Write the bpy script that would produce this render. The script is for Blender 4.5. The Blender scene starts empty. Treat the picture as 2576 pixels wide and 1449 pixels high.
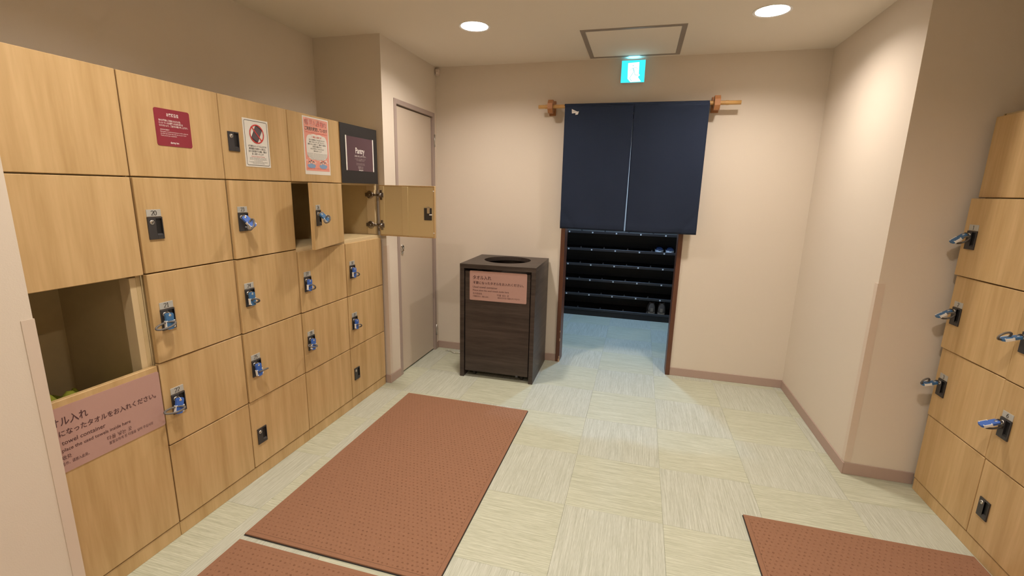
import bpy, bmesh, math, random
from mathutils import Vector, Matrix

random.seed(7)
SC = bpy.context.scene
COL = SC.collection

# ------------------------------------------------------------------ camera
cam_d = bpy.data.cameras.new('camera')
cam = bpy.data.objects.new('camera', cam_d)
COL.objects.link(cam)
cam_d.sensor_fit = 'HORIZONTAL'
cam_d.sensor_width = 36.0
cam_d.lens = 1157.927 / 2576 * 36.0
cam_d.clip_start = 0.02
_R = Vector((0.9635855, 0.2663491, 0.0236886))
_U = Vector((-0.0778898, 0.1948276, 0.9777399))
_F = Vector((-0.2558049, 0.9439811, -0.2084789))
M3 = Matrix((_R, _U, -_F)).transposed()
cam.matrix_world = Matrix.Translation((1.76889, 0.0, 1.4688)) @ M3.to_4x4()
SC.camera = cam

# ------------------------------------------------------------------ world, exposure, lamp settings
world = bpy.data.worlds.new('world')
SC.world = world
world.use_nodes = True
world.node_tree.nodes['Background'].inputs[0].default_value = (0.02, 0.02, 0.02, 1)
world.node_tree.nodes['Background'].inputs[1].default_value = 0.0
SC.view_settings.view_transform = 'Standard'
SC.view_settings.look = 'None'
SC.view_settings.gamma = 1.0
SC.view_settings.use_curve_mapping = False
SC.view_settings.exposure = 0.09

LAMP_COLOR = (1.0, 0.895, 0.79)
LAMP_POWER = 380.0            # radiance of a room downlight lens
HALL_COLOR = (0.40, 0.64, 1.0)
HALL_POWER = 680.0            # radiance of the cooler lamp over the shoe rack
ROOM_LAMPS = [(0.69, 2.945), (2.375, 3.03), (0.69, 1.15), (2.375, 1.15), (0.69, -0.75), (2.375, -0.75)]  # last pair is added, unseen behind the viewer, to lift the ambient light
HALL_LAMPS = [(1.62, 4.90)]

# ------------------------------------------------------------------ main measures (metres)
H = 2.453          # ceiling
YB = 3.816         # back wall
XP = 0.0295        # left pillar / stub face
YP = 2.944         # pillar corner
XN = -0.4895       # niche back wall
XR = 2.940         # right wall
YR = 2.656         # right wall corner
XL = 3.240         # right locker door face
YS = 0.907         # left stub corner
ROW = [1.843, 1.483, 1.127, 0.771, 0.419, 0.066]

# ------------------------------------------------------------------ materials
MATS = {}


def node_mat(name):
    m = bpy.data.materials.new(name)
    m.use_nodes = True
    nt = m.node_tree
    b = nt.nodes['Principled BSDF']
    MATS[name] = m
    return m, nt, b


def plain(name, col, rough=0.6, metal=0.0, bump=0.0, bscale=400.0, spec=0.5, vary=0.0, vscale=6.0):
    m, nt, b = node_mat(name)
    b.inputs['Base Color'].default_value = (*col, 1)
    b.inputs['Roughness'].default_value = rough
    b.inputs['Metallic'].default_value = metal
    b.inputs['Specular IOR Level'].default_value = spec
    tc = nt.nodes.new('ShaderNodeTexCoord')
    if bump > 0:
        n = nt.nodes.new('ShaderNodeTexNoise')
        n.inputs['Scale'].default_value = bscale
        n.inputs['Detail'].default_value = 3
        bp = nt.nodes.new('ShaderNodeBump')
        bp.inputs['Strength'].default_value = bump
        bp.inputs['Distance'].default_value = 0.002
        nt.links.new(tc.outputs['Object'], n.inputs['Vector'])
        nt.links.new(n.outputs['Fac'], bp.inputs['Height'])
        nt.links.new(bp.outputs['Normal'], b.inputs['Normal'])
    if vary > 0:
        n = nt.nodes.new('ShaderNodeTexNoise')
        n.inputs['Scale'].default_value = vscale
        n.inputs['Detail'].default_value = 4
        mx = nt.nodes.new('ShaderNodeMix')
        mx.data_type = 'RGBA'
        mx.inputs[6].default_value = (*[c * (1 - vary) for c in col], 1)
        mx.inputs[7].default_value = (*[min(1, c * (1 + vary)) for c in col], 1)
        nt.links.new(tc.outputs['Object'], n.inputs['Vector'])
        nt.links.new(n.outputs['Fac'], mx.inputs[0])
        nt.links.new(mx.outputs[2], b.inputs['Base Color'])
    return m


def grain(name, dark, light, scale, rough=0.45, stretch=(1, 1, 1), bump=0.05, fine=0.35, spec=0.4):
    """stretched-noise grain in object space, shifted per object"""
    m, nt, b = node_mat(name)
    b.inputs['Roughness'].default_value = rough
    b.inputs['Specular IOR Level'].default_value = spec
    tc = nt.nodes.new('ShaderNodeTexCoord')
    oi = nt.nodes.new('ShaderNodeObjectInfo')
    ad = nt.nodes.new('ShaderNodeVectorMath')
    ad.operation = 'ADD'
    ml = nt.nodes.new('ShaderNodeMath')
    ml.operation = 'MULTIPLY'
    ml.inputs[1].default_value = 37.0
    nt.links.new(oi.outputs['Random'], ml.inputs[0])
    nt.links.new(tc.outputs['Object'], ad.inputs[0])
    nt.links.new(ml.outputs[0], ad.inputs[1])
    mp = nt.nodes.new('ShaderNodeMapping')
    mp.inputs['Scale'].default_value = stretch
    nt.links.new(ad.outputs[0], mp.inputs['Vector'])
    n1 = nt.nodes.new('ShaderNodeTexNoise')
    n1.inputs['Scale'].default_value = scale
    n1.inputs['Detail'].default_value = 5
    n1.inputs['Roughness'].default_value = 0.55
    n2 = nt.nodes.new('ShaderNodeTexNoise')
    n2.inputs['Scale'].default_value = scale * 5
    n2.inputs['Detail'].default_value = 3
    nt.links.new(mp.outputs[0], n1.inputs['Vector'])
    nt.links.new(mp.outputs[0], n2.inputs['Vector'])
    mf = nt.nodes.new('ShaderNodeMix')
    mf.data_type = 'FLOAT'
    mf.inputs[0].default_value = fine
    nt.links.new(n1.outputs['Fac'], mf.inputs[2])
    nt.links.new(n2.outputs['Fac'], mf.inputs[3])
    cr = nt.nodes.new('ShaderNodeValToRGB')
    cr.color_ramp.elements[0].position = 0.34
    cr.color_ramp.elements[0].color = (*dark, 1)
    cr.color_ramp.elements[1].position = 0.66
    cr.color_ramp.elements[1].color = (*light, 1)
    nt.links.new(mf.outputs[0], cr.inputs[0])
    nt.links.new(cr.outputs[0], b.inputs['Base Color'])
    if bump:
        bp = nt.nodes.new('ShaderNodeBump')
        bp.inputs['Strength'].default_value = bump
        bp.inputs['Distance'].default_value = 0.001
        nt.links.new(mf.outputs[0], bp.inputs['Height'])
        nt.links.new(bp.outputs['Normal'], b.inputs['Normal'])
    return m


def emis(name, col, s):
    m = bpy.data.materials.new(name)
    m.use_nodes = True
    nt = m.node_tree
    nt.nodes.clear()
    e = nt.nodes.new('ShaderNodeEmission')
    o = nt.nodes.new('ShaderNodeOutputMaterial')
    e.inputs[0].default_value = (*col, 1)
    e.inputs[1].default_value = s
    nt.links.new(e.outputs[0], o.inputs[0])
    MATS[name] = m
    return m


plain('wallpaper', (0.735, 0.655, 0.56), 0.85, bump=0.15, bscale=260, spec=0.2)
plain('ceiling_paint', (0.84, 0.77, 0.67), 0.9, bump=0.12, bscale=300, spec=0.2)
plain('baseboard_vinyl', (0.455, 0.335, 0.285), 0.55, spec=0.35)
plain('guard_plastic', (0.69, 0.58, 0.485), 0.5)
plain('slab', (0.45, 0.45, 0.36), 0.8)
grain('tile_cream', (0.345, 0.365, 0.255), (0.66, 0.68, 0.56), 1.0, 0.42, (6, 240, 6), 0.08, 0.45)
grain('tile_sheen_grey', (0.36, 0.38, 0.295), (0.63, 0.655, 0.575), 1.0, 0.42, (6, 240, 6), 0.08, 0.45)  # same tile, greyer: sheen of the turned streaks put into the colour
grain('oak', (0.48, 0.315, 0.137), (0.645, 0.45, 0.228), 1.0, 0.42, (16, 16, 1.1), 0.03, 0.3)
plain('carcass_cream', (0.60, 0.47, 0.26), 0.55, vary=0.06, vscale=30)
plain('door_inner_cream', (0.69, 0.55, 0.30), 0.5)
plain('edge_cream', (0.66, 0.52, 0.31), 0.5)
grain('dark_walnut', (0.029, 0.021, 0.018), (0.072, 0.054, 0.046), 1.0, 0.42, (2.2, 2.2, 34), 0.05, 0.3)
grain('rack_brown', (0.012, 0.009, 0.008), (0.022, 0.017, 0.015), 1.0, 0.5, (2, 2, 30), 0.0, 0.3)
plain('rack_lip', (0.030, 0.027, 0.030), 0.4)
plain('jamb_brown', (0.115, 0.042, 0.02), 0.4, vary=0.25, vscale=12)
plain('jamb_chip', (0.55, 0.36, 0.22), 0.8)
plain('mat_pile', (0.335, 0.176, 0.108), 0.95, bump=1.0, bscale=700, spec=0.1, vary=0.12, vscale=160)
plain('rubber', (0.02, 0.018, 0.018), 0.7)
plain('lock_black', (0.036, 0.034, 0.036), 0.38)
plain('lock_well', (0.006, 0.005, 0.006), 0.5)
plain('steel', (0.62, 0.60, 0.57), 0.28, 1.0)
plain('hinge_metal', (0.30, 0.27, 0.25), 0.33, 1.0)
plain('chrome', (0.75, 0.74, 0.72), 0.12, 1.0)
plain('plate_silver', (0.52, 0.52, 0.49), 0.45, 0.25)
plain('digit_ink', (0.05, 0.045, 0.04), 0.6)
plain('tag_blue', (0.045, 0.135, 0.50), 0.45)
plain('tag_teal', (0.045, 0.15, 0.33), 0.45)
plain('white_plastic', (0.80, 0.79, 0.77), 0.4)
plain('coil_grey', (0.15, 0.14, 0.13), 0.35)
plain('door_paint', (0.60, 0.51, 0.415), 0.55, bump=0.05, bscale=200)
plain('frame_mauve', (0.39, 0.31, 0.275), 0.5)
plain('dark_gap', (0.03, 0.022, 0.02), 0.8)
plain('noren_navy', (0.020, 0.029, 0.055), 0.92, bump=0.5, bscale=900, spec=0.15)
plain('label_white', (0.75, 0.73, 0.70), 0.7)
grain('bamboo', (0.42, 0.22, 0.065), (0.60, 0.36, 0.13), 1.0, 0.4, (3, 40, 40), 0.05, 0.3)
grain('bracket_wood', (0.30, 0.125, 0.045), (0.45, 0.205, 0.085), 1.0, 0.5, (20, 20, 4), 0.05, 0.3)
plain('hatch_frame', (0.33, 0.285, 0.25), 0.45, 0.2)
plain('can_white', (0.85, 0.84, 0.82), 0.4)
plain('sensor_white', (0.72, 0.60, 0.53), 0.5)
plain('towel_green', (0.25, 0.27, 0.035), 0.95, bump=0.9, bscale=300, spec=0.1)
plain('cord_clear', (0.50, 0.49, 0.40), 0.25)
plain('sign_pink', (0.48, 0.295, 0.26), 0.5)
plain('sign_ink', (0.085, 0.035, 0.04), 0.6)
plain('maroon', (0.25, 0.022, 0.04), 0.45)
plain('paper_white', (0.80, 0.78, 0.73), 0.6)
plain('ink_grey', (0.10, 0.095, 0.09), 0.6)
plain('ink_red', (0.62, 0.045, 0.04), 0.5)
plain('phone_dark', (0.045, 0.035, 0.04), 0.35)
plain('phone_screen', (0.13, 0.10, 0.115), 0.3)
plain('poster_pink', (0.82, 0.36, 0.29), 0.5)
plain('poster_title', (0.70, 0.13, 0.11), 0.5)
plain('poster_blue', (0.24, 0.38, 0.60), 0.6)
plain('skin_print', (0.78, 0.55, 0.45), 0.6)
plain('hair_print', (0.06, 0.05, 0.08), 0.6)
plain('board_black', (0.012, 0.011, 0.012), 0.55)
plain('sign_purple', (0.085, 0.042, 0.058), 0.35)
plain('letter_white', (0.85, 0.83, 0.80), 0.5)
plain('letter_dim', (0.42, 0.36, 0.36), 0.5)
plain('shoe_blue', (0.010, 0.018, 0.05), 0.7)
plain('shoe_white', (0.75, 0.78, 0.82), 0.6)
plain('shoe_brown', (0.12, 0.09, 0.075), 0.85, bump=0.4, bscale=200)
plain('shoe_sole', (0.24, 0.18, 0.13), 0.8)
emis('lamp_lens', LAMP_COLOR, LAMP_POWER)
emis('hall_lens', HALL_COLOR, HALL_POWER)
emis('exit_cyan', (0.05, 0.72, 0.85), 1.25)
emis('exit_white', (0.92, 1.0, 1.0), 1.6)
emis('exit_line', (0.55, 0.85, 0.85), 1.0)
emis('exit_slot', (0.20, 0.72, 1.0), 14.0)


# ------------------------------------------------------------------ mesh builder
class MB:
    def __init__(s):
        s.v, s.f, s.m, s.sm = [], [], [], []

    def add(s, vs, fs, mat=0, smooth=False, mx=None):
        o = len(s.v)
        s.v += [tuple(mx @ Vector(q)) if mx is not None else tuple(q) for q in vs]
        for f in fs:
            s.f.append([o + i for i in f])
            s.m.append(mat)
            s.sm.append(smooth)
        return s

    def box(s, x0, x1, y0, y1, z0, z1, mat=0, mx=None):
        vs = [(x, y, z) for z in (z0, z1) for y in (y0, y1) for x in (x0, x1)]
        fs = [(0, 2, 3, 1), (4, 5, 7, 6), (0, 1, 5, 4), (1, 3, 7, 5), (3, 2, 6, 7), (2, 0, 4, 6)]
        return s.add(vs, fs, mat, False, mx)

    def cbox(s, x0, x1, y0, y1, z0, z1, c=0.0015, mat=0, mx=None, back=None):
        """box with chamfered edges; back = material of the +Y face"""
        X, Y, Z = (x0, x1), (y0, y1), (z0, z1)
        vs, idx = [], {}
        for i in (0, 1):
            for j in (0, 1):
                for k in (0, 1):
                    sx, sy, sz = (1, -1)[i], (1, -1)[j], (1, -1)[k]
                    p = (X[i], Y[j], Z[k])
                    for a in range(3):
                        q = list(p)
                        for b, sg in enumerate((sx, sy, sz)):
                            if b != a:
                                q[b] += sg * c
                        idx[(i, j, k, a)] = len(vs)
                        vs.append(q)
        fs, ms = [], []
        quad = [(0, 0), (1, 0), (1, 1), (0, 1)]
        for a in range(3):
            for t in (0, 1):
                q = []
                for (m, n) in quad:
                    key = [m, n]
                    key.insert(a, t)
                    q.append(idx[(*key, a)])
                # outward orientation
                flip = (t == 0) ^ (a == 1)
                fs.append(q[::-1] if flip else q)
                ms.append(back if (back is not None and a == 1 and t == 1) else mat)
        for a in range(3):                       # edge chamfers along axis a
            b, d = [i for i in range(3) if i != a]
            for t in (0, 1):
                for u in (0, 1):
                    k0 = [0, 0, 0]
                    k1 = [0, 0, 0]
                    k0[a], k1[a] = 0, 1
                    k0[b] = k1[b] = t
                    k0[d] = k1[d] = u
                    q = [idx[(*k0, b)], idx[(*k1, b)], idx[(*k1, d)], idx[(*k0, d)]]
                    flip = (t ^ u) == (0 if a != 1 else 1)
                    fs.append(q[::-1] if flip else q)
                    ms.append(mat)
        for i in (0, 1):
            for j in (0, 1):
                for k in (0, 1):
                    q = [idx[(i, j, k, a)] for a in range(3)]
                    fs.append(q if (i + j + k) % 2 else q[::-1])
                    ms.append(mat)
        o = len(s.v)
        s.v += [tuple(mx @ Vector(q)) if mx is not None else tuple(q) for q in vs]
        for f, m_ in zip(fs, ms):
            s.f.append([o + i for i in f])
            s.m.append(m_)
            s.sm.append(False)
        return s

    def prism(s, poly, y0, y1, mat=0, mx=None, smooth=False, sidemat=None):
        """polygon in (x, z), counter-clockwise seen from -Y, extruded y0 (front) to y1"""
        n = len(poly)
        vs = [(x, y0, z) for x, z in poly] + [(x, y1, z) for x, z in poly]
        s.add(vs, [list(range(n)), list(range(2 * n - 1, n - 1, -1))], mat, False, mx)
        o = len(s.v) - 2 * n
        for i in range(n):
            j = (i + 1) % n
            s.f.append([o + j, o + i, o + n + i, o + n + j])
            s.m.append(mat if sidemat is None else sidemat)
            s.sm.append(smooth)
        return s

    def flat(s, poly, y, mat=0):
        return s.add([(x, y, z) for x, z in poly], [list(range(len(poly)))], mat)

    def lathe(s, prof, n=16, mat=0, mx=None, smooth=True, mats=None):
        """profile of (radius, z) turned round Z"""
        vs, fs, k = [], [], len(prof)
        for i in range(n):
            a = 2 * math.pi * i / n
            vs += [(r * math.cos(a), r * math.sin(a), z) for r, z in prof]
        o = len(s.v)
        s.v += [tuple(mx @ Vector(q)) if mx is not None else q for q in vs]
        for i in range(n):
            j = (i + 1) % n
            for p in range(k - 1):
                s.f.append([o + i * k + p, o + j * k + p, o + j * k + p + 1, o + i * k + p + 1])
                s.m.append(mats[p] if mats else mat)
                s.sm.append(smooth)
        return s

    def tube(s, pts, r, n=8, mat=0, closed=False, caps=True, rs=None, mx=None):
        pts = [Vector(p) for p in pts]
        N = len(pts)
        up = None
        o = len(s.v)
        for i, p in enumerate(pts):
            a = pts[(i - 1) % N] if (closed or i > 0) else p
            b = pts[(i + 1) % N] if (closed or i < N - 1) else p
            t = (b - a).normalized()
            if up is None:
                up = Vector((0, 0, 1)) if abs(t.z) < 0.9 else Vector((1, 0, 0))
            side = t.cross(up).normalized()
            up = side.cross(t).normalized()
            rr = rs[i] if rs else r
            for k in range(n):
                w = 2 * math.pi * k / n
                q = p + side * (rr * math.cos(w)) + up * (rr * math.sin(w))
                s.v.append(tuple(mx @ q) if mx is not None else tuple(q))
        for i in range(N if closed else N - 1):
            j = (i + 1) % N
            for k in range(n):
                l = (k + 1) % n
                s.f.append([o + i * n + k, o + j * n + k, o + j * n + l, o + i * n + l][::-1])
                s.m.append(mat)
                s.sm.append(True)
        if caps and not closed:
            s.f.append([o + k for k in range(n)][::-1][::-1])
            s.m.append(mat); s.sm.append(False)
            s.f.append([o + (N - 1) * n + k for k in range(n)][::-1])
            s.m.append(mat); s.sm.append(False)
        return s

    def build(s, name, mats, parent=None, loc=None, rotz=0.0, label=None):
        me = bpy.data.meshes.new(name)
        me.from_pydata(s.v, [], s.f)
        if isinstance(mats, str):
            mats = [mats]
        for m in mats:
            me.materials.append(MATS[m])
        me.polygons.foreach_set('material_index', s.m)
        me.polygons.foreach_set('use_smooth', s.sm)
        bm = bmesh.new()
        bm.from_mesh(me)
        bmesh.ops.recalc_face_normals(bm, faces=bm.faces)
        bm.to_mesh(me)
        bm.free()
        me.update()
        return link(name, me, parent, loc, rotz, label)


def link(name, data, parent=None, loc=None, rotz=0.0, label=None):
    o = bpy.data.objects.new(name, data)
    COL.objects.link(o)
    if parent is not None:
        o.parent = parent
    if loc is not None:
        o.location = loc
    o.rotation_euler = (0, 0, rotz)
    if label:
        o['label'] = label
    return o


def thing(name, label, cat, loc=(0, 0, 0), rotz=0.0, group=None):
    o = link(name, None, None, loc, rotz, label)
    o.empty_display_size = 0.1
    o['category'] = cat
    if group:
        o['group'] = group
    return o


def tag(o, label, cat, group=None):
    o['label'] = label
    o['category'] = cat
    if group:
        o['group'] = group
    return o


def struct(o, label=None):
    o['kind'] = 'structure'
    if label:
        o['label'] = label
    return o


def rrect(x0, x1, z0, z1, r, n=4):
    pts = []
    for cx, cz, a0 in ((x1 - r, z0 + r, -90), (x1 - r, z1 - r, 0), (x0 + r, z1 - r, 90), (x0 + r, z0 + r, 180)):
        for i in range(n + 1):
            a = math.radians(a0 + 90 * i / n)
            pts.append((cx + r * math.cos(a), cz + r * math.sin(a)))
    return pts


def ellipse(cx, cz, rx, rz, n=24, a0=0, a1=360):
    full = a1 - a0 >= 360
    k = n if full else n + 1
    return [(cx + rx * math.cos(math.radians(a0 + (a1 - a0) * i / n)), cz + rz * math.sin(math.radians(a0 + (a1 - a0) * i / n))) for i in range(k)]


# lettering ---------------------------------------------------------
def text_into(mb, body, x, z, h, mat, y, align='L', width=None, bold=0.0):
    """adds flat letters; h = font size, x/z = left (or centre) and baseline; width squeezes to that width"""
    c = bpy.data.curves.new('lettering', 'FONT')
    c.body = body
    c.resolution_u = 2
    c.size = 1.0
    c.offset = bold
    o = bpy.data.objects.new('lettering', c)
    COL.objects.link(o)
    dg = bpy.context.evaluated_depsgraph_get()
    me = bpy.data.meshes.new_from_object(o.evaluated_get(dg))
    if len(me.vertices):
        xs = [v.co.x for v in me.vertices]
        x0, x1 = min(xs), max(xs)
        sx = (width / (x1 - x0)) if width else h
        off = -x0 if align == 'L' else -(x0 + x1) / 2
        vs = [(x + (v.co.x + off) * sx, y, z + v.co.y * h) for v in me.vertices]
        mb.add(vs, [list(p.vertices) for p in me.polygons], mat)
    bpy.data.objects.remove(o)
    bpy.data.curves.remove(c)
    bpy.data.meshes.remove(me)


def stroke(mb, pts, w, y, mat, contrast=0.0, closed=False):
    """flat ribbon along a polyline in (x, z)"""
    n = len(pts)
    for i in range(n if closed else n - 1):
        (x0, z0), (x1, z1) = pts[i], pts[(i + 1) % n]
        L = math.hypot(x1 - x0, z1 - z0)
        if L < 1e-9:
            continue
        ww = w * (1 - contrast + contrast * abs(z1 - z0) / L) / 2
        dx, dz = -(z1 - z0) / L * ww, (x1 - x0) / L * ww
        mb.add([(x0 + dx, y, z0 + dz), (x0 - dx, y, z0 - dz), (x1 - dx, y, z1 - dz), (x1 + dx, y, z1 + dz)], [(0, 1, 2, 3)], mat)


DIG = {
    '0': [(ellipse(.3, .5, .25, .48, 20), True)],
    '1': [([(.12, .84), (.3, .99), (.3, .02)], False), ([(.12, .02), (.48, .02)], False)],
    '2': [(ellipse(.3, .71, .24, .27, 12, 0, 165)[::-1] + [(.46, .52), (.06, .03), (.56, .03)], False)],
    '3': [(ellipse(.28, .75, .21, .23, 10, -80, 150)[::-1], False), (ellipse(.28, .28, .25, .27, 12, -150, 80)[::-1], False)],
    '4': [([(.42, .0), (.42, .98), (.03, .3), (.58, .3)], False)],
    '5': [([(.52, .97), (.15, .97), (.1, .55)] + ellipse(.27, .31, .25, .30, 12, -150, 120)[::-1], False)],
    '6': [(ellipse(.3, .3, .24, .29, 18), True), ([(.5, .97), (.28, .82), (.12, .6), (.06, .33)], False)],
    '7': [([(.05, .85), (.05, .97), (.55, .97), (.22, .0)], False)],
    '8': [(ellipse(.3, .75, .19, .23, 14), True), (ellipse(.3, .27, .25, .27, 16), True)],
    '9': [(ellipse(.3, .7, .24, .29, 18), True), ([(.1, .03), (.32, .18), (.48, .4), (.54, .67)], False)],
}


def digits_into(mb, s, cx, z, h, y, mat):
    adv = 0.62 * h
    x = cx - adv * len(s) / 2
    for ch in s:
        for pts, cl in DIG[ch]:
            stroke(mb, [(x + a * h, z + b * h) for a, b in pts], 0.175 * h, y, mat, 0.6, cl)
        x += adv


# ------------------------------------------------------------------ SETTING
floor = struct(MB().box(-1.2, 4.4, -2.6, 6.0, -0.12, -0.012).build('floor', 'slab'))
TX, TY, TP = 1.9784, 2.3984, 0.45
_full = {}


def tile(i, j, x0, x1, y0, y1):
    """one vinyl tile clipped to x0..x1, y0..y1; streaks turn from tile to tile"""
    g = 0.0003
    cx, cy = TX + (i + .5) * TP, TY + (j + .5) * TP
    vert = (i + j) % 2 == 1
    mat = 'tile_sheen_grey' if vert else 'tile_cream'  # turned tiles take the greyer tone painted in for their sheen
    a0, a1, b0, b1 = x0 + g - cx, x1 - g - cx, y0 + g - cy, y1 - g - cy
    full = (x1 - x0 > TP - 1e-6) and (y1 - y0 > TP - 1e-6)
    if vert:                                   # local x runs along world y
        a0, a1, b0, b1 = b0, b1, -a1, -a0
    if full and vert in _full:
        me = _full[vert]
        o = link('floor_tile', me, floor, (cx, cy, 0), math.pi / 2 if vert else 0)
    else:
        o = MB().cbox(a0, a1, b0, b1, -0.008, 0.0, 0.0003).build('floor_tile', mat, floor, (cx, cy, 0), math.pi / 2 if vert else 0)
        if full:
            _full[vert] = o.data
    return o


XC = TX + 2 * TP                                # tile line at 2.878
for i in range(-5, 4):
    for j in range(-5, 8):
        cx0, cx1, cy0, cy1 = TX + i * TP, TX + (i + 1) * TP, TY + j * TP, TY + (j + 1) * TP
        for (rx0, rx1, ry0, ry1) in ((-0.03, XC, 0.55, 5.56), (XC, XL + 0.03, 0.55, YR), (XC, XR, YR, YB), (XC, 3.3, YB + 0.12, 5.56)):
            x0, x1, y0, y1 = max(cx0, rx0), min(cx1, rx1), max(cy0, ry0), min(cy1, ry1)
            if x1 - x0 > 0.006 and y1 - y0 > 0.006:
                if rx0 < 0 and y0 < YB < y1 and not (x0 > 1.1 and x1 < 2.15):
                    pass
                tile(i, j, x0, x1, y0, y1)

# walls
w = MB()
w.box(XN - 0.12, XN, YS - 0.02, YP + 0.02, 0, H + 0.3)
struct(w.build('wall_left', 'wallpaper'), 'beige wallpapered wall above the left lockers')
w = MB()
w.box(XN - 0.12, XP, -2.6, YS, 0, H + 0.3)
struct(w.build('wall_left_near', 'wallpaper'), 'beige wall end at the left edge with a corner guard')
D0, D1, DZ = 3.097, 3.770, 2.084                # side door frame outer edges
w = MB()
w.box(XN - 0.12, XP, YP, D0, 0, H + 0.3)
w.box(XN - 0.12, XP, D1, YB + 0.12, 0, H + 0.3)
w.box(XN - 0.12, XP, D0, D1, DZ, H + 0.3)
w.box(XN - 0.12, XP - 0.10, D0, D1, 0, DZ)
struct(w.build('wall_left_far', 'wallpaper'), 'beige wall with the narrow flush door')
OX0, OX1, OZ = 1.148, 2.104, 2.02               # doorway rough opening
w = MB()
w.box(XP - 0.02, OX0, YB, YB + 0.12, 0, H + 0.3)
w.box(OX1, XR + 0.8, YB, YB + 0.12, 0, H + 0.3)
w.box(OX0, OX1, YB, YB + 0.12, OZ, H + 0.3)
struct(w.build('wall_back', 'wallpaper'), 'beige back wall with the curtained doorway')
w = MB()
w.box(XR, XR + 0.82, YR, YB, 0, H + 0.3)
struct(w.build('wall_right', 'wallpaper'), 'bright beige right wall ending in a corner')
struct(MB().box(XL + 0.47, XL + 0.55, -2.6, YR, 0, H + 0.3).build('wall_right_niche', 'wallpaper'))
struct(MB().box(XR, XL + 0.47, -2.6, 0.58, 0, H + 0.3).build('wall_right_near', 'wallpaper'))
struct(MB().box(XN - 0.12, XL + 0.5, -2.72, -2.6, 0, H + 0.3).build('wall_front', 'wallpaper'))
# hall beyond the doorway
struct(MB().box(-0.72, -0.6, YB + 0.12, 5.95, 0, H + 0.3).build('wall_hall_left', 'wallpaper'))
struct(MB().box(3.3, 3.42, YB + 0.12, 5.95, 0, H + 0.3).build('wall_hall_right', 'wallpaper'))
struct(MB().box(-0.72, 3.42, 5.83, 5.95, 0, H + 0.3).build('wall_hall_back', 'wallpaper'))


# ceiling with round holes for the downlights
def ceiling(name, x0, x1, y0, y1, z, lamps, hw=0.14, r=0.086):
    xs = sorted({x0, x1} | {a for x, _ in lamps for a in (x - hw, x + hw)})
    m = MB()
    for a, b in zip(xs, xs[1:]):
        ys = sorted({y0, y1} | {e for lx_, y in lamps if a < lx_ < b for e in (y - hw, y + hw)})
        for c, d in zip(ys, ys[1:]):
            if b - a < 1e-6 or d - c < 1e-6:
                continue
            hit = [l for l in lamps if a - 1e-6 < l[0] < b + 1e-6 and c - 1e-6 < l[1] < d + 1e-6 and b - a < 2 * hw + 1e-4 and d - c < 2 * hw + 1e-4]
            if not hit:
                m.add([(a, c, z), (b, c, z), (b, d, z), (a, d, z)], [(3, 2, 1, 0)])
            else:
                lx, ly = hit[0]
                n = 32
                for i in range(n):
                    t0, t1 = 2 * math.pi * i / n, 2 * math.pi * (i + 1) / n

                    def sq(t):
                        c_, s_ = math.cos(t), math.sin(t)
                        k = max(abs(c_), abs(s_))
                        ex = (b - lx if c_ > 0 else lx - a)
                        ey = (d - ly if s_ > 0 else ly - c)
                        k = max(abs(c_) / ex, abs(s_) / ey)
                        return (lx + c_ / k, ly + s_ / k, z)
                    m.add([(lx + r * math.cos(t0), ly + r * math.sin(t0), z), (lx + r * math.cos(t1), ly + r * math.sin(t1), z), sq(t1), sq(t0)], [(0, 1, 2, 3)])
    m.box(x0, x1, y0, y1, z + 0.16, z + 0.2)
    return struct(m.build(name, 'ceiling_paint'))


ceiling('ceiling', XN - 0.1, XL + 0.52, -2.65, YB + 0.06, H, ROOM_LAMPS)
ceiling('ceiling_hall', -0.65, 3.36, YB + 0.06, 5.9, H, HALL_LAMPS)

# baseboards
BH = 0.066
t = 0.006


def baseboard(name, segs):
    m = MB()
    for s_ in segs:
        m.cbox(*s_, 0.0, BH, 0.0015)
    return struct(m.build(name, 'baseboard_vinyl'))


baseboard('baseboard_back', [(XP, OX0, YB - t, YB), (OX1, XR, YB - t, YB)])
baseboard('baseboard_right', [(XR - t, XR, YR - t, YB)])
baseboard('baseboard_niche', [(XR, XL + 0.02, YR - t, YR)])
baseboard('baseboard_pillar', [(XP, XP + t, YP - t, D0), (XP, XP + t, D1, YB), (-0.02, XP, YP - t, YP)])
baseboard('baseboard_left', [(XP, XP + t, -2.6, YS + t), (-0.02, XP, YS, YS + t)])
baseboard('baseboard_hall', [(-0.6, OX0, YB + 0.12, YB + 0.12 + t), (OX1, 3.3, YB + 0.12, YB + 0.12 + t)])


# corner guards: L-shaped strips
def guard(n, x, y, sx, sy, label):
    """corner at (x, y); walls lie towards -sx and -sy"""
    m = MB()
    th, fl, e = 0.0025, 0.030, 0.0002
    # L-shaped section: inner faces sit just off the two wall faces
    P2 = [(x + sx * th, y + sy * th), (x - sx * fl, y + sy * th), (x - sx * fl, y + sy * e), (x + sx * e, y + sy * e), (x + sx * e, y - sy * fl), (x + sx * th, y - sy * fl)]
    vs = [(a, b, 0.072) for a, b in P2] + [(a, b, 1.055) for a, b in P2]
    m.add(vs, [(0, 1, 2, 3), (0, 3, 4, 5), (6, 9, 8, 7), (6, 11, 10, 9)] + [(k, (k + 1) % 6, 6 + (k + 1) % 6, 6 + k) for k in range(6)])
    return struct(m.build('trim_%d' % n, 'guard_plastic'), label)


guard(1, XR, YR, -1, -1, 'slim pinkish corner guard on the right wall corner')
guard(2, XP, YP, 1, -1, 'slim corner guard on the pillar beside the lockers')
guard(3, XP, YS, 1, 1, 'slim corner guard on the wall end at the left')

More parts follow.
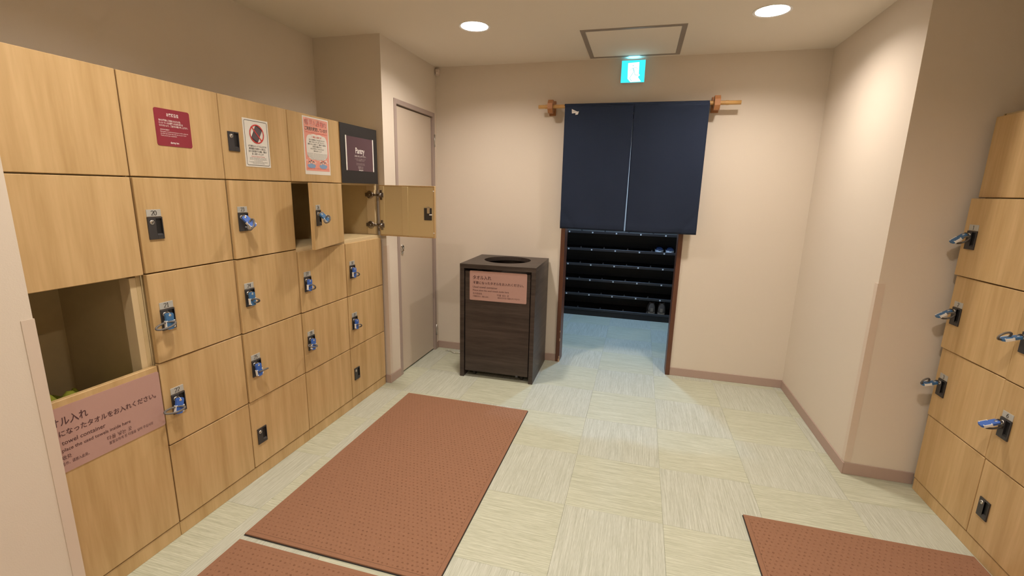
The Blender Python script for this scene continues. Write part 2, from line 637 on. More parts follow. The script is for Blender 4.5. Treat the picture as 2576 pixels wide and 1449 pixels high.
# doorway lining (trim_4 left post, trim_5 right post, trim_6 head)
J = 0.034
m = MB()
m.cbox(OX0, OX0 + J, YB - 0.012, YB + 0.132, 0, OZ, 0.002)
jl = struct(m.build('trim_4', 'jamb_brown'), 'dark brown left door post with chipped paint')
mm = MB()
for k, (z0, z1, x0, x1) in enumerate(((0.0, 0.028, .022, J), (0.028, .055, .028, J), (.19, .215, .029, J), (.27, .285, .030, J))):
    mm.box(OX0 + x0, OX0 + x1 + .0006, YB - 0.0126, YB - 0.006, z0, z1)
mm.build('paint_chip', 'jamb_chip', jl)
m = MB()
m.cbox(OX1 - J, OX1, YB - 0.012, YB + 0.132, 0, OZ, 0.002)
struct(m.build('trim_5', 'jamb_brown'), 'dark brown right door post')
m = MB()
m.cbox(OX0, OX1, YB - 0.012, YB + 0.132, OZ, OZ + J, 0.002)
struct(m.build('trim_6', 'jamb_brown'), 'dark brown door head behind the curtain')

# side door (door_1), frame, leaf, flush ring handle, hinges; it faces +X
d1 = struct(link('door_1', None, None, (XP, D0, 0), math.pi / 2), 'narrow beige flush door with a chrome pull')
DW = D1 - D0
fw = 0.034
m = MB()
m.cbox(0, fw, -0.006, 0.08, 0, DZ, 0.0015)
m.cbox(DW - fw, DW, -0.006, 0.08, 0, DZ, 0.0015)
m.cbox(fw, DW - fw, -0.006, 0.08, DZ - fw, DZ, 0.0015)
m.build('door_frame', 'frame_mauve', d1)
m = MB()
m.cbox(fw + 0.004, DW - fw - 0.004, 0.012, 0.05, 0.012, DZ - fw - 0.006, 0.002)
leaf = m.build('door_leaf', 'door_paint', d1)
MB().box(fw, DW - fw, 0.055, 0.06, 0.0, DZ - fw).build('door_shadow_gap', 'dark_gap', d1)
m = MB()
mx = Matrix.Translation((0.092, 0.012, 1.001)) @ Matrix.Rotation(math.pi / 2, 4, 'X') @ Matrix.Diagonal((0.62, 1, 1, 1))
m.lathe([(0, 0.002), (0.020, 0.002), (0.024, 0.004), (0.030, 0.009), (0.036, 0.008), (0.038, 0.0)], 24, 0, mx)
m.tube([(0.092 + 0.014 * math.cos(a), 0.012 - 0.010, 1.001 + 0.024 * math.sin(a)) for a in [math.pi * k / 6 + math.pi for k in range(7)]], 0.0035, 6)
m.build('pull_handle', 'chrome', leaf, label='chrome oval pull handle')
for z in (1.86, 0.19):
    m = MB()
    m.lathe([(0, -0.05), (0.007, -0.05), (0.007, 0.05), (0, 0.05)], 10, 0, Matrix.Translation((DW - 0.012, -0.009, z)))
    for q in (-0.03, 0.0, 0.03):
        m.lathe([(0.0075, q - 0.002), (0.0085, q), (0.0075, q + 0.002)], 10, 0, Matrix.Translation((DW - 0.012, -0.009, z)))
    m.build('hinge', 'steel', d1)

# ceiling hatch
hx0, hx1, hy0, hy1 = 1.316, 1.954, 3.140, 3.770
hat = struct(link('trim_7', None, None, ((hx0 + hx1) / 2, (hy0 + hy1) / 2, H)), 'square ceiling access hatch in a grey metal frame')
m = MB()
a, b = (hx1 - hx0) / 2, (hy1 - hy0) / 2
q = 0.029
for s_ in ((-a, a, -b, -b + q), (-a, a, b - q, b), (-a, -a + q, -b + q, b - q), (a - q, a, -b + q, b - q)):
    m.cbox(*s_, -0.004, 0.004, 0.001)
m.build('hatch_frame', 'hatch_frame', hat)
MB().cbox(-a + q + .002, a - q - .002, -b + q + .002, b - q - .002, -0.0025, 0.004, 0.001).build('hatch_panel', 'ceiling_paint', hat)


# ------------------------------------------------------------------ ceiling downlights
def downlight(x, y, label, lens):
    o = thing('ceiling_downlight', label, 'ceiling light', (x, y, H), 0, 'recessed ceiling downlights')
    R0 = 0.084
    m = MB()
    m.lathe([(R0, -0.001), (0.097, -0.003), (0.097, 0.001), (R0, 0.002)], 36, smooth=False)
    m.build('trim_ring', 'can_white', o)
    m = MB()
    m.lathe([(R0, -0.001), (0.081, 0.040), (0.075, 0.055), (0.075, 0.065)], 36, smooth=False)
    m.build('reflector', 'can_white', o)
    m = MB()
    m.lathe([(0.0, 0.050), (0.076, 0.050)], 36)
    m.build('lens', lens, o)
    return o


downlight(*ROOM_LAMPS[0], 'lit round downlight above the dark towel bin, left of the hatch', 'lamp_lens')
downlight(*ROOM_LAMPS[1], 'lit round downlight at the top edge, right of the ceiling hatch', 'lamp_lens')
downlight(*ROOM_LAMPS[2], 'lit downlight overhead, out of view above the left mats', 'lamp_lens')
downlight(*ROOM_LAMPS[3], 'lit downlight overhead, out of view above the right mat', 'lamp_lens')
downlight(*ROOM_LAMPS[4], 'added fill downlight, unseen behind the viewer on the left', 'lamp_lens')  # this and the next are added fill lamps brightening surfaces that face the viewer
downlight(*ROOM_LAMPS[5], 'added fill downlight, unseen behind the viewer on the right', 'lamp_lens')
downlight(*HALL_LAMPS[0], 'cool white downlight over the shoe rack beyond the curtain', 'hall_lens')

# ------------------------------------------------------------------ lockers
DT = 0.020                                      # door thickness


def lock_meshes():
    """black pull lock 57 x 83 mm, origin at its top left corner on the door face"""
    W, Hh, d = 0.057, 0.083, 0.0055
    m = MB()
    wx0, wx1, wz0, wz1 = 0.031, 0.053, -0.068, -0.006
    # bezel around the finger well
    m.cbox(0, wx0, -d, 0.0, -Hh, 0, 0.0008)
    m.cbox(wx0, W, -d, 0.0, wz1, 0, 0.0006)
    m.cbox(wx1, W, -d, 0.0, -Hh, wz1, 0.0006)
    m.cbox(wx0, wx1, -d, 0.0, -Hh, wz0, 0.0006)
    # well with a sloping bottom
    m.add([(wx0, -d, wz0), (wx1, -d, wz0), (wx1, -.0006, wz0 + .006), (wx0, -.0006, wz0 + .006)], [(0, 1, 2, 3)], 0)
    m.add([(wx0, -.0006, wz0), (wx1, -.0006, wz0), (wx1, -.0006, wz1), (wx0, -.0006, wz1)], [(0, 1, 2, 3)], 1)
    m.add([(wx0, -d, wz0), (wx0, -.0006, wz0), (wx0, -.0006, wz1), (wx0, -d, wz1)], [(0, 1, 2, 3)], 1)
    m.add([(wx1, -d, wz0), (wx1, -.0006, wz0), (wx1, -.0006, wz1), (wx1, -d, wz1)], [(0, 1, 2, 3)], 1)
    m.add([(wx0, -d, wz1), (wx1, -d, wz1), (wx1, -.0006, wz1), (wx0, -.0006, wz1)], [(0, 1, 2, 3)], 1)
    # key cylinder
    mx = Matrix.Translation((0.0155, -d, -0.019)) @ Matrix.Rotation(math.pi / 2, 4, 'X')
    m.lathe([(0, 0.0025), (0.007, 0.0025), (0.0085, 0.0015), (0.009, 0)], 18, 2, mx)
    m.box(0.0145, 0.0165, -d - 0.0031, -d - 0.002, -0.024, -0.014, 1, Matrix.Translation((0.0155, 0, -0.019)) @ Matrix.Rotation(math.radians(35), 4, 'Y') @ Matrix.Translation((-0.0155, 0, 0.019)))
    return m


_lock_me = None


def make_lock(parent, x, z):
    global _lock_me
    if _lock_me is None:
        o = lock_meshes().build('lock', ['lock_black', 'lock_well', 'steel'], parent, (x, 0, z))
        _lock_me = o.data
    else:
        o = link('lock', _lock_me, parent, (x, 0, z))
    return o


def make_plate(parent, x, z, num):
    m = MB()
    m.cbox(0, 0.055, -0.0022, 0, 0, 0.0265, 0.0006)
    digits_into(m, num, 0.0275, 0.0045, 0.0178, -0.0026, 1)
    return m.build('number_plate', ['plate_silver', 'digit_ink'], parent, (x, 0, z), label='silver plate with the number %s' % num)


def make_door(cab, x0, x1, z0, z1, lock=False, num=None, ajar=0.0, pivot=0.0, gap=0.0025, locktop=None, inner=False):
    """door hung on its right side; origin at the top right corner of its face"""
    x0, x1, z0, z1 = x0 + gap, x1 - gap, z0 + gap, z1 - gap
    w_, h_ = x1 - x0, z1 - z0
    m = MB()
    m.cbox(-w_, 0, 0, DT, -h_, 0, 0.0018, 0, None, 1)
    d = m.build('door', ['oak', 'door_inner_cream'], cab, (x1 + pivot, -0.001, z1))
    d.rotation_euler = (0, 0, math.radians(ajar))
    if lock:
        lt = (-0.1435 if locktop is None else locktop)
        make_lock(d, -w_ + 0.029, lt)
        if num:
            make_plate(d, -w_ + 0.030, lt + 0.0015, num)
    d['lx'] = -w_ + 0.029
    return d


def cabinet(label, loc, rotz, cols, openings, toe=True, top=ROW[0], noshelf=()):
    """carcass standing at loc, front facing local -Y, columns cols = list of x edges"""
    c = thing('locker_cabinet', label, 'locker', loc, rotz, 'wooden locker cabinets')
    m = MB()
    p, D = 0.016, 0.455
    f0 = DT + 0.003
    X0, X1 = cols[0], cols[-1]
    for k, x in enumerate(cols):
        if k == 0:
            m.cbox(x + 0.001, x + 0.001 + p, f0, D, 0, top - 0.001, 0.0008)
        elif k == len(cols) - 1:
            m.cbox(x - 0.001 - p, x - 0.001, f0, D, 0, top - 0.001, 0.0008)
        else:
            m.cbox(x - p / 2, x + p / 2, f0, D, 0.05, top - 0.001, 0.0008)
    for (a, b), rows in zip(zip(cols, cols[1:]), noshelf if noshelf else [()] * (len(cols) - 1)):
        for k, z in enumerate(ROW):
            if k in rows:
                continue
            zz = min(z, top - p / 2 - .001)
            m.cbox(a + 0.009, b - 0.009, f0, D, zz - p / 2, zz + p / 2, 0.0008)
    m.box(X0 + 0.002, X1 - 0.002, D - 0.006, D, 0.02, top - 0.002)
    m.build('body', 'carcass_cream', c)
    if toe:
        MB().cbox(X0 + 0.0008, X1 - 0.0008, 0.003, 0.02, 0, ROW[5] - 0.004, 0.001).build('toe_kick', 'oak', c)
    return c


RZL = math.pi / 2
C1, C2, C3, C4, C5 = 1.268, 1.668, 2.0706, 2.4958, 2.921
doors = {}

# -- cabinet A: only its right column shows, with the towel opening
A = cabinet('lockerless cabinet at the far left with an open towel slot over a pink sign', (0, 0.868, 0), RZL, [0, 0.400], None, noshelf=[(2, 3, 4)])
make_door(A, 0, .4, ROW[1], ROW[0], gap=0.002)
make_door(A, 0, .4, ROW[2] - 0.004, ROW[1])
dd = make_door(A, 0, .4, ROW[5], 0.768)
dd.name = 'front_panel'
MB().cbox(0.360, 0.383, 0.0235, 0.075, 0.3, ROW[2] - 0.01, 0.001).build('batten', 'edge_cream', A)
MB().box(0.017, 0.383, 0.03, 0.45, 0.30, 0.31).build('shelf', 'carcass_cream', A)

# -- cabinet B: numbers 20 to 25
Bc = cabinet('wooden locker cabinet with numbers 20 to 25 and two notices on its top row', (0, C1, 0), RZL, [0, C2 - C1, C3 - C1], None)
wB = [0, C2 - C1, C3 - C1]
make_door(Bc, wB[0], wB[1], ROW[1], ROW[0])
make_door(Bc, wB[1], wB[2], ROW[1], ROW[0], lock=True, locktop=-0.1495)
doors[20] = make_door(Bc, wB[0], wB[1], ROW[2], ROW[1], True, '20', 0.9)
doors[21] = make_door(Bc, wB[0], wB[1], ROW[3], ROW[2], True, '21', 1.0)
doors[22] = make_door(Bc, wB[0], wB[1], ROW[4], ROW[3], True, '22', 0.25)
make_door(Bc, wB[0], wB[1], ROW[5], ROW[4])
doors[23] = make_door(Bc, wB[1], wB[2], ROW[2], ROW[1], True, '23', 2.0)
doors[24] = make_door(Bc, wB[1], wB[2], ROW[3], ROW[2], True, '24', 1.3)
doors[25] = make_door(Bc, wB[1], wB[2], ROW[4], ROW[3], True, '25', 1.0)
make_door(Bc, wB[1], wB[2], ROW[5], ROW[4], lock=True, locktop=-0.1545)

# -- cabinet C: numbers 26 to 31, one door ajar, one wide open
Cc = cabinet('wooden locker cabinet with numbers 26 to 31, one door ajar and one wide open', (0, C3, 0), RZL, [0, C4 - C3, C5 - C3], None)
wC = [0, C4 - C3, C5 - C3]
make_door(Cc, wC[0], wC[1], ROW[1], ROW[0])
make_door(Cc, wC[1], 2.903 - C3, ROW[1], ROW[0])
doors[26] = make_door(Cc, wC[0], wC[1], ROW[2] - .002, ROW[1], True, '26', 15.0)
doors[27] = make_door(Cc, wC[0], wC[1], ROW[3], ROW[2] - .012, True, '27', 0.9)
doors[28] = make_door(Cc, wC[0], wC[1], ROW[4], ROW[3], True, '28', 0.5)
make_door(Cc, wC[0], wC[1], ROW[5], ROW[4])
doors[29] = make_door(Cc, wC[1], wC[2], ROW[2], ROW[1], True, '29', 90.0, pivot=0.0185)
doors[30] = make_door(Cc, wC[1], wC[2], ROW[3], ROW[2] - .012, True, '30', 0.4)
doors[31] = make_door(Cc, wC[1], wC[2], ROW[4], ROW[3], True, '31', 0.3)
make_door(Cc, wC[1], wC[2], ROW[5], ROW[4], lock=True, locktop=-0.1465)
# shelf nosing under the two open compartments
for a, b in ((wC[0], wC[1]), (wC[1], wC[2])):
    MB().cbox(a + 0.003, b - 0.003, 0.006, 0.024, ROW[2] - 0.018, ROW[2] + 0.006, 0.001).build('shelf_edge', 'edge_cream', Cc)
for a in (wC[1], wC[2]):
    MB().cbox(a - 0.029, a - 0.0165, 0.0235, 0.085, ROW[2] + 0.009, ROW[1] - 0.009, 0.001).build('batten', 'edge_cream', Cc)

# inside of the wide open door 29
d29 = doors[29]
w29, h29 = (wC[2] - wC[1]) - 0.005, ROW[1] - ROW[2] - 0.005
for x0, x1, z0, z1 in ((-w29, 0, -h29, -h29 + 0.008), (-w29, 0, -0.008, 0), (-w29, -w29 + 0.008, -h29 + .008, -.008), (-0.008, 0, -h29 + .008, -.008)):
    MB().cbox(x0, x1, DT, DT + 0.004, z0, z1, 0.0008).build('edge_strip', 'oak', d29)
for x0, x1 in ((-0.040, -0.008), (-0.224, -0.178)):
    MB().cbox(x0, x1, DT, DT + 0.008, -h29 + 0.009, -0.009, 0.001).build('batten', 'door_inner_cream', d29)


def hinge_part(parent, z, arm):
    m = MB()
    m.cbox(-0.028, -0.012, DT + 0.008, DT + 0.013, z - 0.034, z + 0.034, 0.001)
    m.cbox(-0.040, -0.004, DT + 0.0081, DT + 0.016, z - 0.016, z + 0.016, 0.002)
    m.tube([(-0.030, DT + 0.020, z), (0.004, DT + 0.020, z)], 0.011, 12)
    m.tube([(-0.004, DT + 0.022, z), (0.020, DT + 0.022, z)], 0.0075, 12)
    m.cbox(0.014, 0.040, DT + 0.014, 0.052, z - 0.009, z + 0.009, 0.003)
    m.cbox(0.030, 0.092, 0.0445, 0.056, z - 0.013, z + 0.013, 0.003)
    m.lathe([(0, 0.004), (0.018, 0.003), (0.026, 0.001), (0.026, -0.003), (0, -0.003)], 16, 0, Matrix.Translation((0.058, 0.050, z)) @ Matrix.Rotation(-math.pi / 2, 4, 'X'))
    m.lathe([(0, 0.003), (0.005, 0.002), (0.006, 0.0)], 10, 0, Matrix.Translation((0.058, 0.056, z)) @ Matrix.Rotation(-math.pi / 2, 4, 'X'))
    return m.build('hinge', 'hinge_metal', parent, label='bronze-grey concealed hinge')


hinge_part(d29, -0.068, 1)
hinge_part(d29, -0.276, 1)
m = MB()
bx, bz = -w29 + 0.022, -0.185
m.cbox(bx, bx + 0.055, DT, DT + 0.007, bz - 0.044, bz + 0.038, 0.001, 0)
m.cbox(bx + 0.010, bx + 0.030, DT + 0.007, DT + 0.014, bz + 0.002, bz + 0.038, 0.001, 1)
m.cbox(bx + 0.022, bx + 0.027, DT + 0.007, DT + 0.012, bz + 0.03, bz + 0.047, 0.001, 1)
m.cbox(bx + 0.008, bx + 0.023, DT + 0.014, DT + 0.018, bz + 0.042, bz + 0.047, 0.001, 1)
m.cbox(bx - 0.006, bx + 0.014, DT + 0.007, DT + 0.013, bz - 0.011, bz - 0.003, 0.001, 2)
m.build('lock_back', ['lock_black', 'steel', 'white_plastic'], d29, label='black lock case with latch')
for z in (-0.035, -h29 + 0.035):
    m = MB()
    m.lathe([(0, 0.004), (0.004, 0.004), (0.004, 0)], 8, 0, Matrix.Translation((-w29 + 0.006, DT + .003, z)) @ Matrix.Rotation(-math.pi / 2, 4, 'X'))
    m.build('door_buffer', 'white_plastic', d29)

# -- right cabinet D: numbers 1 to 6
RZR = -math.pi / 2
YD = 2.614
wD = [0, 0.408, 0.813]
Dc = cabinet('wooden locker cabinet with numbers 1 to 6 along the right wall niche', (XL, YD, 0), RZR, wD, None)
make_door(Dc, wD[0], wD[1], ROW[1], ROW[0] - 0.01)
make_door(Dc, wD[1], wD[2], ROW[1], ROW[0] - 0.01)
doors[1] = make_door(Dc, wD[0], wD[1], ROW[2], ROW[1], True, '1', 3.6)
doors[2] = make_door(Dc, wD[0], wD[1], ROW[3], ROW[2], True, '2', 2.0)
doors[3] = make_door(Dc, wD[0], wD[1], ROW[4], ROW[3], True, '3', 0.6)
make_door(Dc, wD[0], wD[1], ROW[5], ROW[4])
doors[4] = make_door(Dc, wD[1], wD[2], ROW[2], ROW[1], True, '4', 0.6)
doors[5] = make_door(Dc, wD[1], wD[2], ROW[3], ROW[2], True, '5', 0.6)
doors[6] = make_door(Dc, wD[1], wD[2], ROW[4], ROW[3], True, '6', 0.4)
make_door(Dc, wD[1], wD[2], ROW[5], ROW[4], lock=True, locktop=-0.1545)
# -- its neighbour towards the viewer
wE = [0, 0.405, 0.81, 1.215]
Ec = cabinet('plain wooden locker cabinet continuing the right hand row towards the viewer', (XL, YD - 0.813, 0), RZR, wE, None)
for a, b in zip(wE, wE[1:]):
    for r in range(5):
        make_door(Ec, a, b, ROW[r + 1], ROW[r] - (0.01 if r == 0 else 0), lock=r in (1, 2, 3))

# ------------------------------------------------------------------ keys on coil wristbands, hanging in the locks
bpy.context.view_layer.update()


def make_key(num, swing=0.0, out=0.0, coil=0.0, colour='tag_blue', where='', coil_len=0.055, side=1):
    """swing = sideways turn of the tag (deg), out = how far it stands off the door, coil = direction of the band loop"""
    d = doors[num]
    mw = d.matrix_world
    lx = d['lx']
    p = mw @ Vector((lx + 0.0155, -0.008, -0.1435 - 0.019))
    rz = mw.to_euler().z
    k = thing('locker_key', where, 'key', p, rz, 'keys with coil wristbands')
    # key: blade stub in the cylinder, flat bow
    m = MB()
    m.box(-0.0012, 0.0012, -0.012, 0.004, -0.003, 0.003)
    mk = Matrix.Translation((0, -0.012, 0)) @ Matrix.Rotation(math.pi / 2, 4, 'Y')
    m.lathe([(0.004, -0.0012), (0.0115, -0.0012), (0.0115, 0.0012), (0.004, 0.0012), (0.004, -0.0012)], 16, 0, mk, False)
    m.build('key', 'steel', k)
    base = Matrix.Translation((0, -0.017, -0.003)) @ Matrix.Rotation(math.radians(swing), 4, 'Y') @ Matrix.Rotation(math.radians(-out), 4, 'X')
    m = MB()
    W, L, T = 0.0155, 0.054, 0.0045
    poly = rrect(-W, W, -L, 0.010, 0.008)
    m.prism(poly, -T, T, 0, base)
    m.lathe([(0, 0.0006), (0.0048, 0.0006), (0.0048, 0)], 12, 1, base @ Matrix.Translation((0, -T, 0.001)) @ Matrix.Rotation(math.pi / 2, 4, 'X'))
    tg = m.build('tag', [colour, 'white_plastic'], k, label='blue plastic tag')
    m = MB()
    for s_ in (-1, 1):
        x0, x1 = sorted((s_ * W, s_ * (W + 0.003)))
        m.cbox(x0, x1, -T - .001, T + .001, -0.047, -0.020, 0.0006, 0, base)
        xa, xb = sorted((s_ * (W - 0.004), s_ * (W + 0.003)))
        m.cbox(xa, xb, -T - .002, T + .002, -0.022, -0.019, 0.0006, 0, base)
        m.cbox(xa, xb, -T - .002, T + .002, -0.048, -0.045, 0.0006, 0, base)
    m.build('clip', 'white_plastic', tg)
    # coil wristband: a loop of ridged cord springing from the tag
    a = math.radians(coil)
    dx, dz = math.sin(a), -math.cos(a)
    pts, rs = [], []
    N = 72
    for i in range(N):
        t_ = 2 * math.pi * i / N
        along = coil_len * (0.5 - 0.5 * math.cos(t_))
        across = 0.016 * math.sin(t_)
        pts.append((dx * along - dz * across * 0.4 - dx * 0.010, side * (-0.014 - across * 0.9), -0.028 + dz * along + dx * across * 0.4 - dz * 0.010))
        rs.append(0.0046 if i % 2 else 0.0032)
    m = MB()
    m.tube(pts, 0.003, 6, 0, True, rs=rs, mx=base)
    m.build('coil_band', 'coil_grey', k)
    return k


make_key(21, 4, 3, -78, 'tag_teal', 'teal tagged key just right of the open slot, its coil sticking out left', 0.076)
make_key(22, 14, 3, -82, 'tag_blue', 'blue tagged key beside the pink sign, its grey coil reaching left', 0.080)
make_key(23, -22, 36, -55, 'tag_blue', 'blue tagged key standing off the door below the crossed-out phone notice', 0.060)
make_key(24, 0, 2, 50, 'tag_teal', 'dark teal tagged key, middle one in the column under the phone notice', 0.03)
make_key(25, -4, 2, 85, 'tag_blue', 'blue tagged key, lowest one in the column under the phone notice', 0.045)
make_key(26, -32, 32, -75, 'tag_teal', 'tagged key in the lock of the door standing ajar', 0.05)
make_key(27, 8, 3, 40, 'tag_blue', 'blue tagged key directly below the door standing ajar', 0.032)
make_key(28, 8, 3, -95, 'tag_blue', 'blue tagged key with coil looped left, lower one below the ajar door', 0.066)
make_key(29, 0, 14, 20, 'tag_teal', 'key of the wide open door, peeking out past its edge', 0.04)
make_key(30, 6, 3, 45, 'tag_blue', 'blue tagged key just under the empty open compartment', 0.032)
make_key(31, 6, 3, 50, 'tag_blue', 'blue tagged key, lower one under the empty open compartment', 0.032)
make_key(1, 4, 50, 160, 'tag_teal', 'topmost of the tagged keys on the right hand lockers', 0.05, -1)
make_key(2, -6, 56, 155, 'tag_teal', 'second tagged key from the top beside the right niche wall', 0.05, -1)
make_key(3, 0, 74, 20, 'tag_teal', 'lowest tagged key beside the right niche wall', 0.04)
make_key(5, 0, 74, 15, 'tag_teal', 'tagged key in the lock cut by the right edge', 0.05)
make_key(6, 4, 66, 165, 'tag_blue', 'lowest tagged key of all on the right hand lockers', 0.05, -1)


# ------------------------------------------------------------------ signs
def sign_root(name, label, loc, rotz):
    return thing(name, label, 'sign', loc, rotz)


def towel_sign(name, label, loc, rotz, W, Hs, rot=0):
    o = sign_root(name, label, loc, rotz)
    MB().prism(rrect(0, W, 0, Hs, 0.008), -0.002, 0, 0).build('sign_board', 'sign_pink', o)
    m = MB()
    y = -0.0026
    fx = lambda u: u * W
    fz = lambda v: (1 - v) * Hs
    text_into(m, 'タオル入れ', fx(.058), fz(.275), 0.0335 * Hs / .225, 0, y, 'L', fx(.325), .012)
    text_into(m, '不要になったタオルをお入れください。', fx(.060), fz(.435), 0.0235 * Hs / .225, 0, y, 'L', fx(.885), .014)
    text_into(m, 'Used towel container', fx(.058), fz(.575), 0.022 * Hs / .225, 0, y, 'L', fx(.435), .004)
    text_into(m, 'Please place the used towels inside here', fx(.058), fz(.680), 0.0175 * Hs / .225, 0, y, 'L', fx(.635), .004)
    text_into(m, '毛巾回收处', fx(.058), fz(.795), 0.0165 * Hs / .225, 0, y, 'L', fx(.165), 0)
    text_into(m, '不需要的毛巾，请放入此处。', fx(.058), fz(.885), 0.0135 * Hs / .225, 0, y, 'L', fx(.285), 0)
    text_into(m, '타올 넣는 곳', fx(.490), fz(.805), 0.0175 * Hs / .225, 0, y, 'L', fx(.205), 0)
    text_into(m, '불필요하게 된 타월을 넣어 주십시오', fx(.500), fz(.885), 0.0135 * Hs / .225, 0, y, 'L', fx(.385), 0)
    m.build('lettering', 'sign_ink', o)
    return o


towel_sign('towel_sign', 'pink used towel sign on the far left cabinet, cut by the wall', (0.0015, 0.860, 0.518), RZL, 0.405, 0.226)

# maroon notice
o = sign_root('notice_sign', 'square maroon notice with white lettering on the top row of lockers', (0.0012, 1.383, 1.602), RZL)
W, Hs = 0.142, 0.136
MB().prism(rrect(0, W, 0, Hs, 0.008), -0.0015, 0).build('sign_board', 'maroon', o)
m = MB()
y = -0.0020
text_into(m, 'お客様各位', .071, .110, .0135, 0, y, 'C', .048, .02)
for k, (s_, wd) in enumerate((('他のお客様もご利用になられる為、', .088), ('ロッカーキーのお部屋へのお持ち帰りは', .096), ('なさらないよう、ご協力をお願い申し上げます。', .116))):
    text_into(m, s_, .014, .0905 - .0095 * k, .0080, 0, y, 'L', wd, .01)
for k, (s_, wd) in enumerate((('ANNOUNCEMENT', .036), ('Dear guests, to avoid inconvenience to others, please do', .112), ('not take the locker key with you to your room.', .104), ('Thank you for your cooperation.', .064))):
    text_into(m, s_, .016, .0575 - .0072 * k, .0058, 0, y, 'L', wd, .004)
text_into(m, 'dormy inn', .068, .010, .0105, 0, y, 'C', .034, .03)
m.build('lettering', 'letter_white', o)

# no phones notice
o = sign_root('phone_notice', 'white notice with a crossed out phone in a red ring', (0.0012, 1.786, 1.546), RZL)
W, Hs = 0.150, 0.215
MB().box(0, W, -0.0012, 0, 0, Hs).build('sign_board', 'paper_white', o)
m = MB()
y = -0.0018
stroke(m, rrect(.008, W - .008, .008, Hs - .008, .007), .0022, y, 0, 0, True)
for k, (s_, wd) in enumerate((('お客様同士のトラブル防止のため', .108), ('携帯電話の浴室内への持込み、', .102), ('並びに脱衣室内での通話・撮影は', .108), ('固くお断りいたします', .070))):
    text_into(m, s_, .075, .0905 - .0118 * k, .0100, 0, y, 'C', wd, .012)
text_into(m, 'Notice for Electronic Devices', .075, .0455, .0068, 1, y, 'C', .080, .004)
for k, (s_, wd) in enumerate((('Carrying or using mobile phones, cameras and other', .100), ('devices is not allowed in the bathing area,', .102), ('nor the dressing area.', .050), ('Photography and recording are strictly prohibited.', .110), ('Thank you for your understanding.', .072))):
    text_into(m, s_, .075, .0395 - .0062 * k, .0055, 0, y, 'C', wd, .003)
m.build('lettering', ['ink_grey', 'ink_red'], o)
m = MB()
cx, cz, R = .077, .150, .043
ph = Matrix.Translation((cx, 0, cz)) @ Matrix.Rotation(math.radians(28), 4, 'Y') @ Matrix.Translation((-cx, 0, -cz))
m.prism(rrect(cx - .0205, cx + .0205, cz - .036, cz + .036, .003), -0.0022, -0.0012, 0, ph)
m.prism(rrect(cx - .0185, cx + .0185, cz - .030, cz + .031, .001), -0.0024, -0.0021, 1, ph)
m.build('phone_picture', ['phone_dark', 'phone_screen'], o)
m = MB()
n = 40
for i in range(n):
    t0, t1 = 2 * math.pi * i / n, 2 * math.pi * (i + 1) / n
    m.add([(cx + r_ * math.cos(t_), -0.0029, cz + r_ * math.sin(t_)) for r_, t_ in ((R, t0), (R, t1), (R - .0055, t1), (R - .0055, t0))], [(0, 1, 2, 3)])
c45 = math.cos(math.radians(47)) * R * .93
s45 = math.sin(math.radians(47)) * R * .93
stroke(m, [(cx - c45, cz + s45), (cx + c45, cz - s45)], .0055, -0.0029, 0)
m.build('prohibition_ring', 'ink_red', o)

# pink bathing wear poster
o = sign_root('bathing_poster', 'pink bathing wear poster with a white cloud and cartoon bathers', (0.0012, 2.182, 1.526), RZL)
W, Hs = 0.212, 0.304
MB().box(0, W, -0.0012, 0, 0, Hs).build('sign_board', 'paper_white', o)
m = MB()
m.flat([(.007, .020), (W - .007, .020), (W - .007, Hs - .007), (.007, Hs - .007)], -0.0016, 0)
m.build('pink_print', 'poster_pink', o)
m = MB()
for k in range(-1, 2, 2):
    text_into(m, '専用入浴着の', .106, .262, .034, 0, -0.0019, 'C', .180, .045)
m2 = MB()
text_into(m2, '専用入浴着の', .106, .262, .034, 0, -0.0022, 'C', .176, .004)
text_into(m2, 'Guests are welcome to use exclusive bathing wear', .106, .221, .0085, 0, -0.0022, 'C', .180, .006)
text_into(m2, '？専用入浴着とは？', .106, .196, .0125, 0, -0.0024, 'C', .082, .01)
text_into(m2, '入浴着は清潔な状態でご利用いただき、浴槽に入る前にはしっかりと洗い流してください。', .106, .030, .0065, 0, -0.0022, 'C', .185, .006)
m3 = MB()
text_into(m3, 'ご利用を歓迎しています', .106, .234, .022, 0, -0.0021, 'C', .184, .02)
for k, (s_, wd) in enumerate((('乳がんや皮膚移植などで手術を受けられた方が', .130), ('傷あとを気にせず入浴できるように', .128), ('開発された入浴着です。浴槽内での着用は', .150), ('衛生管理上問題ありません', .075), ('みなさまが気持ちよくご入浴いただけるよう', .112), ('ご理解をお願いいたします', .070))):
    text_into(m3, s_, .106, .182 - .0118 * k, .0092, 0, -0.0024, 'C', wd, .006)
for k in range(6):
    text_into(m3, 'Exclusive bathing wear is made for guests who feel concerned about surgery scars', .106, .112 - .0062 * k, .0052, 0, -0.0024, 'C', .165 if k < 4 else .120, 0)
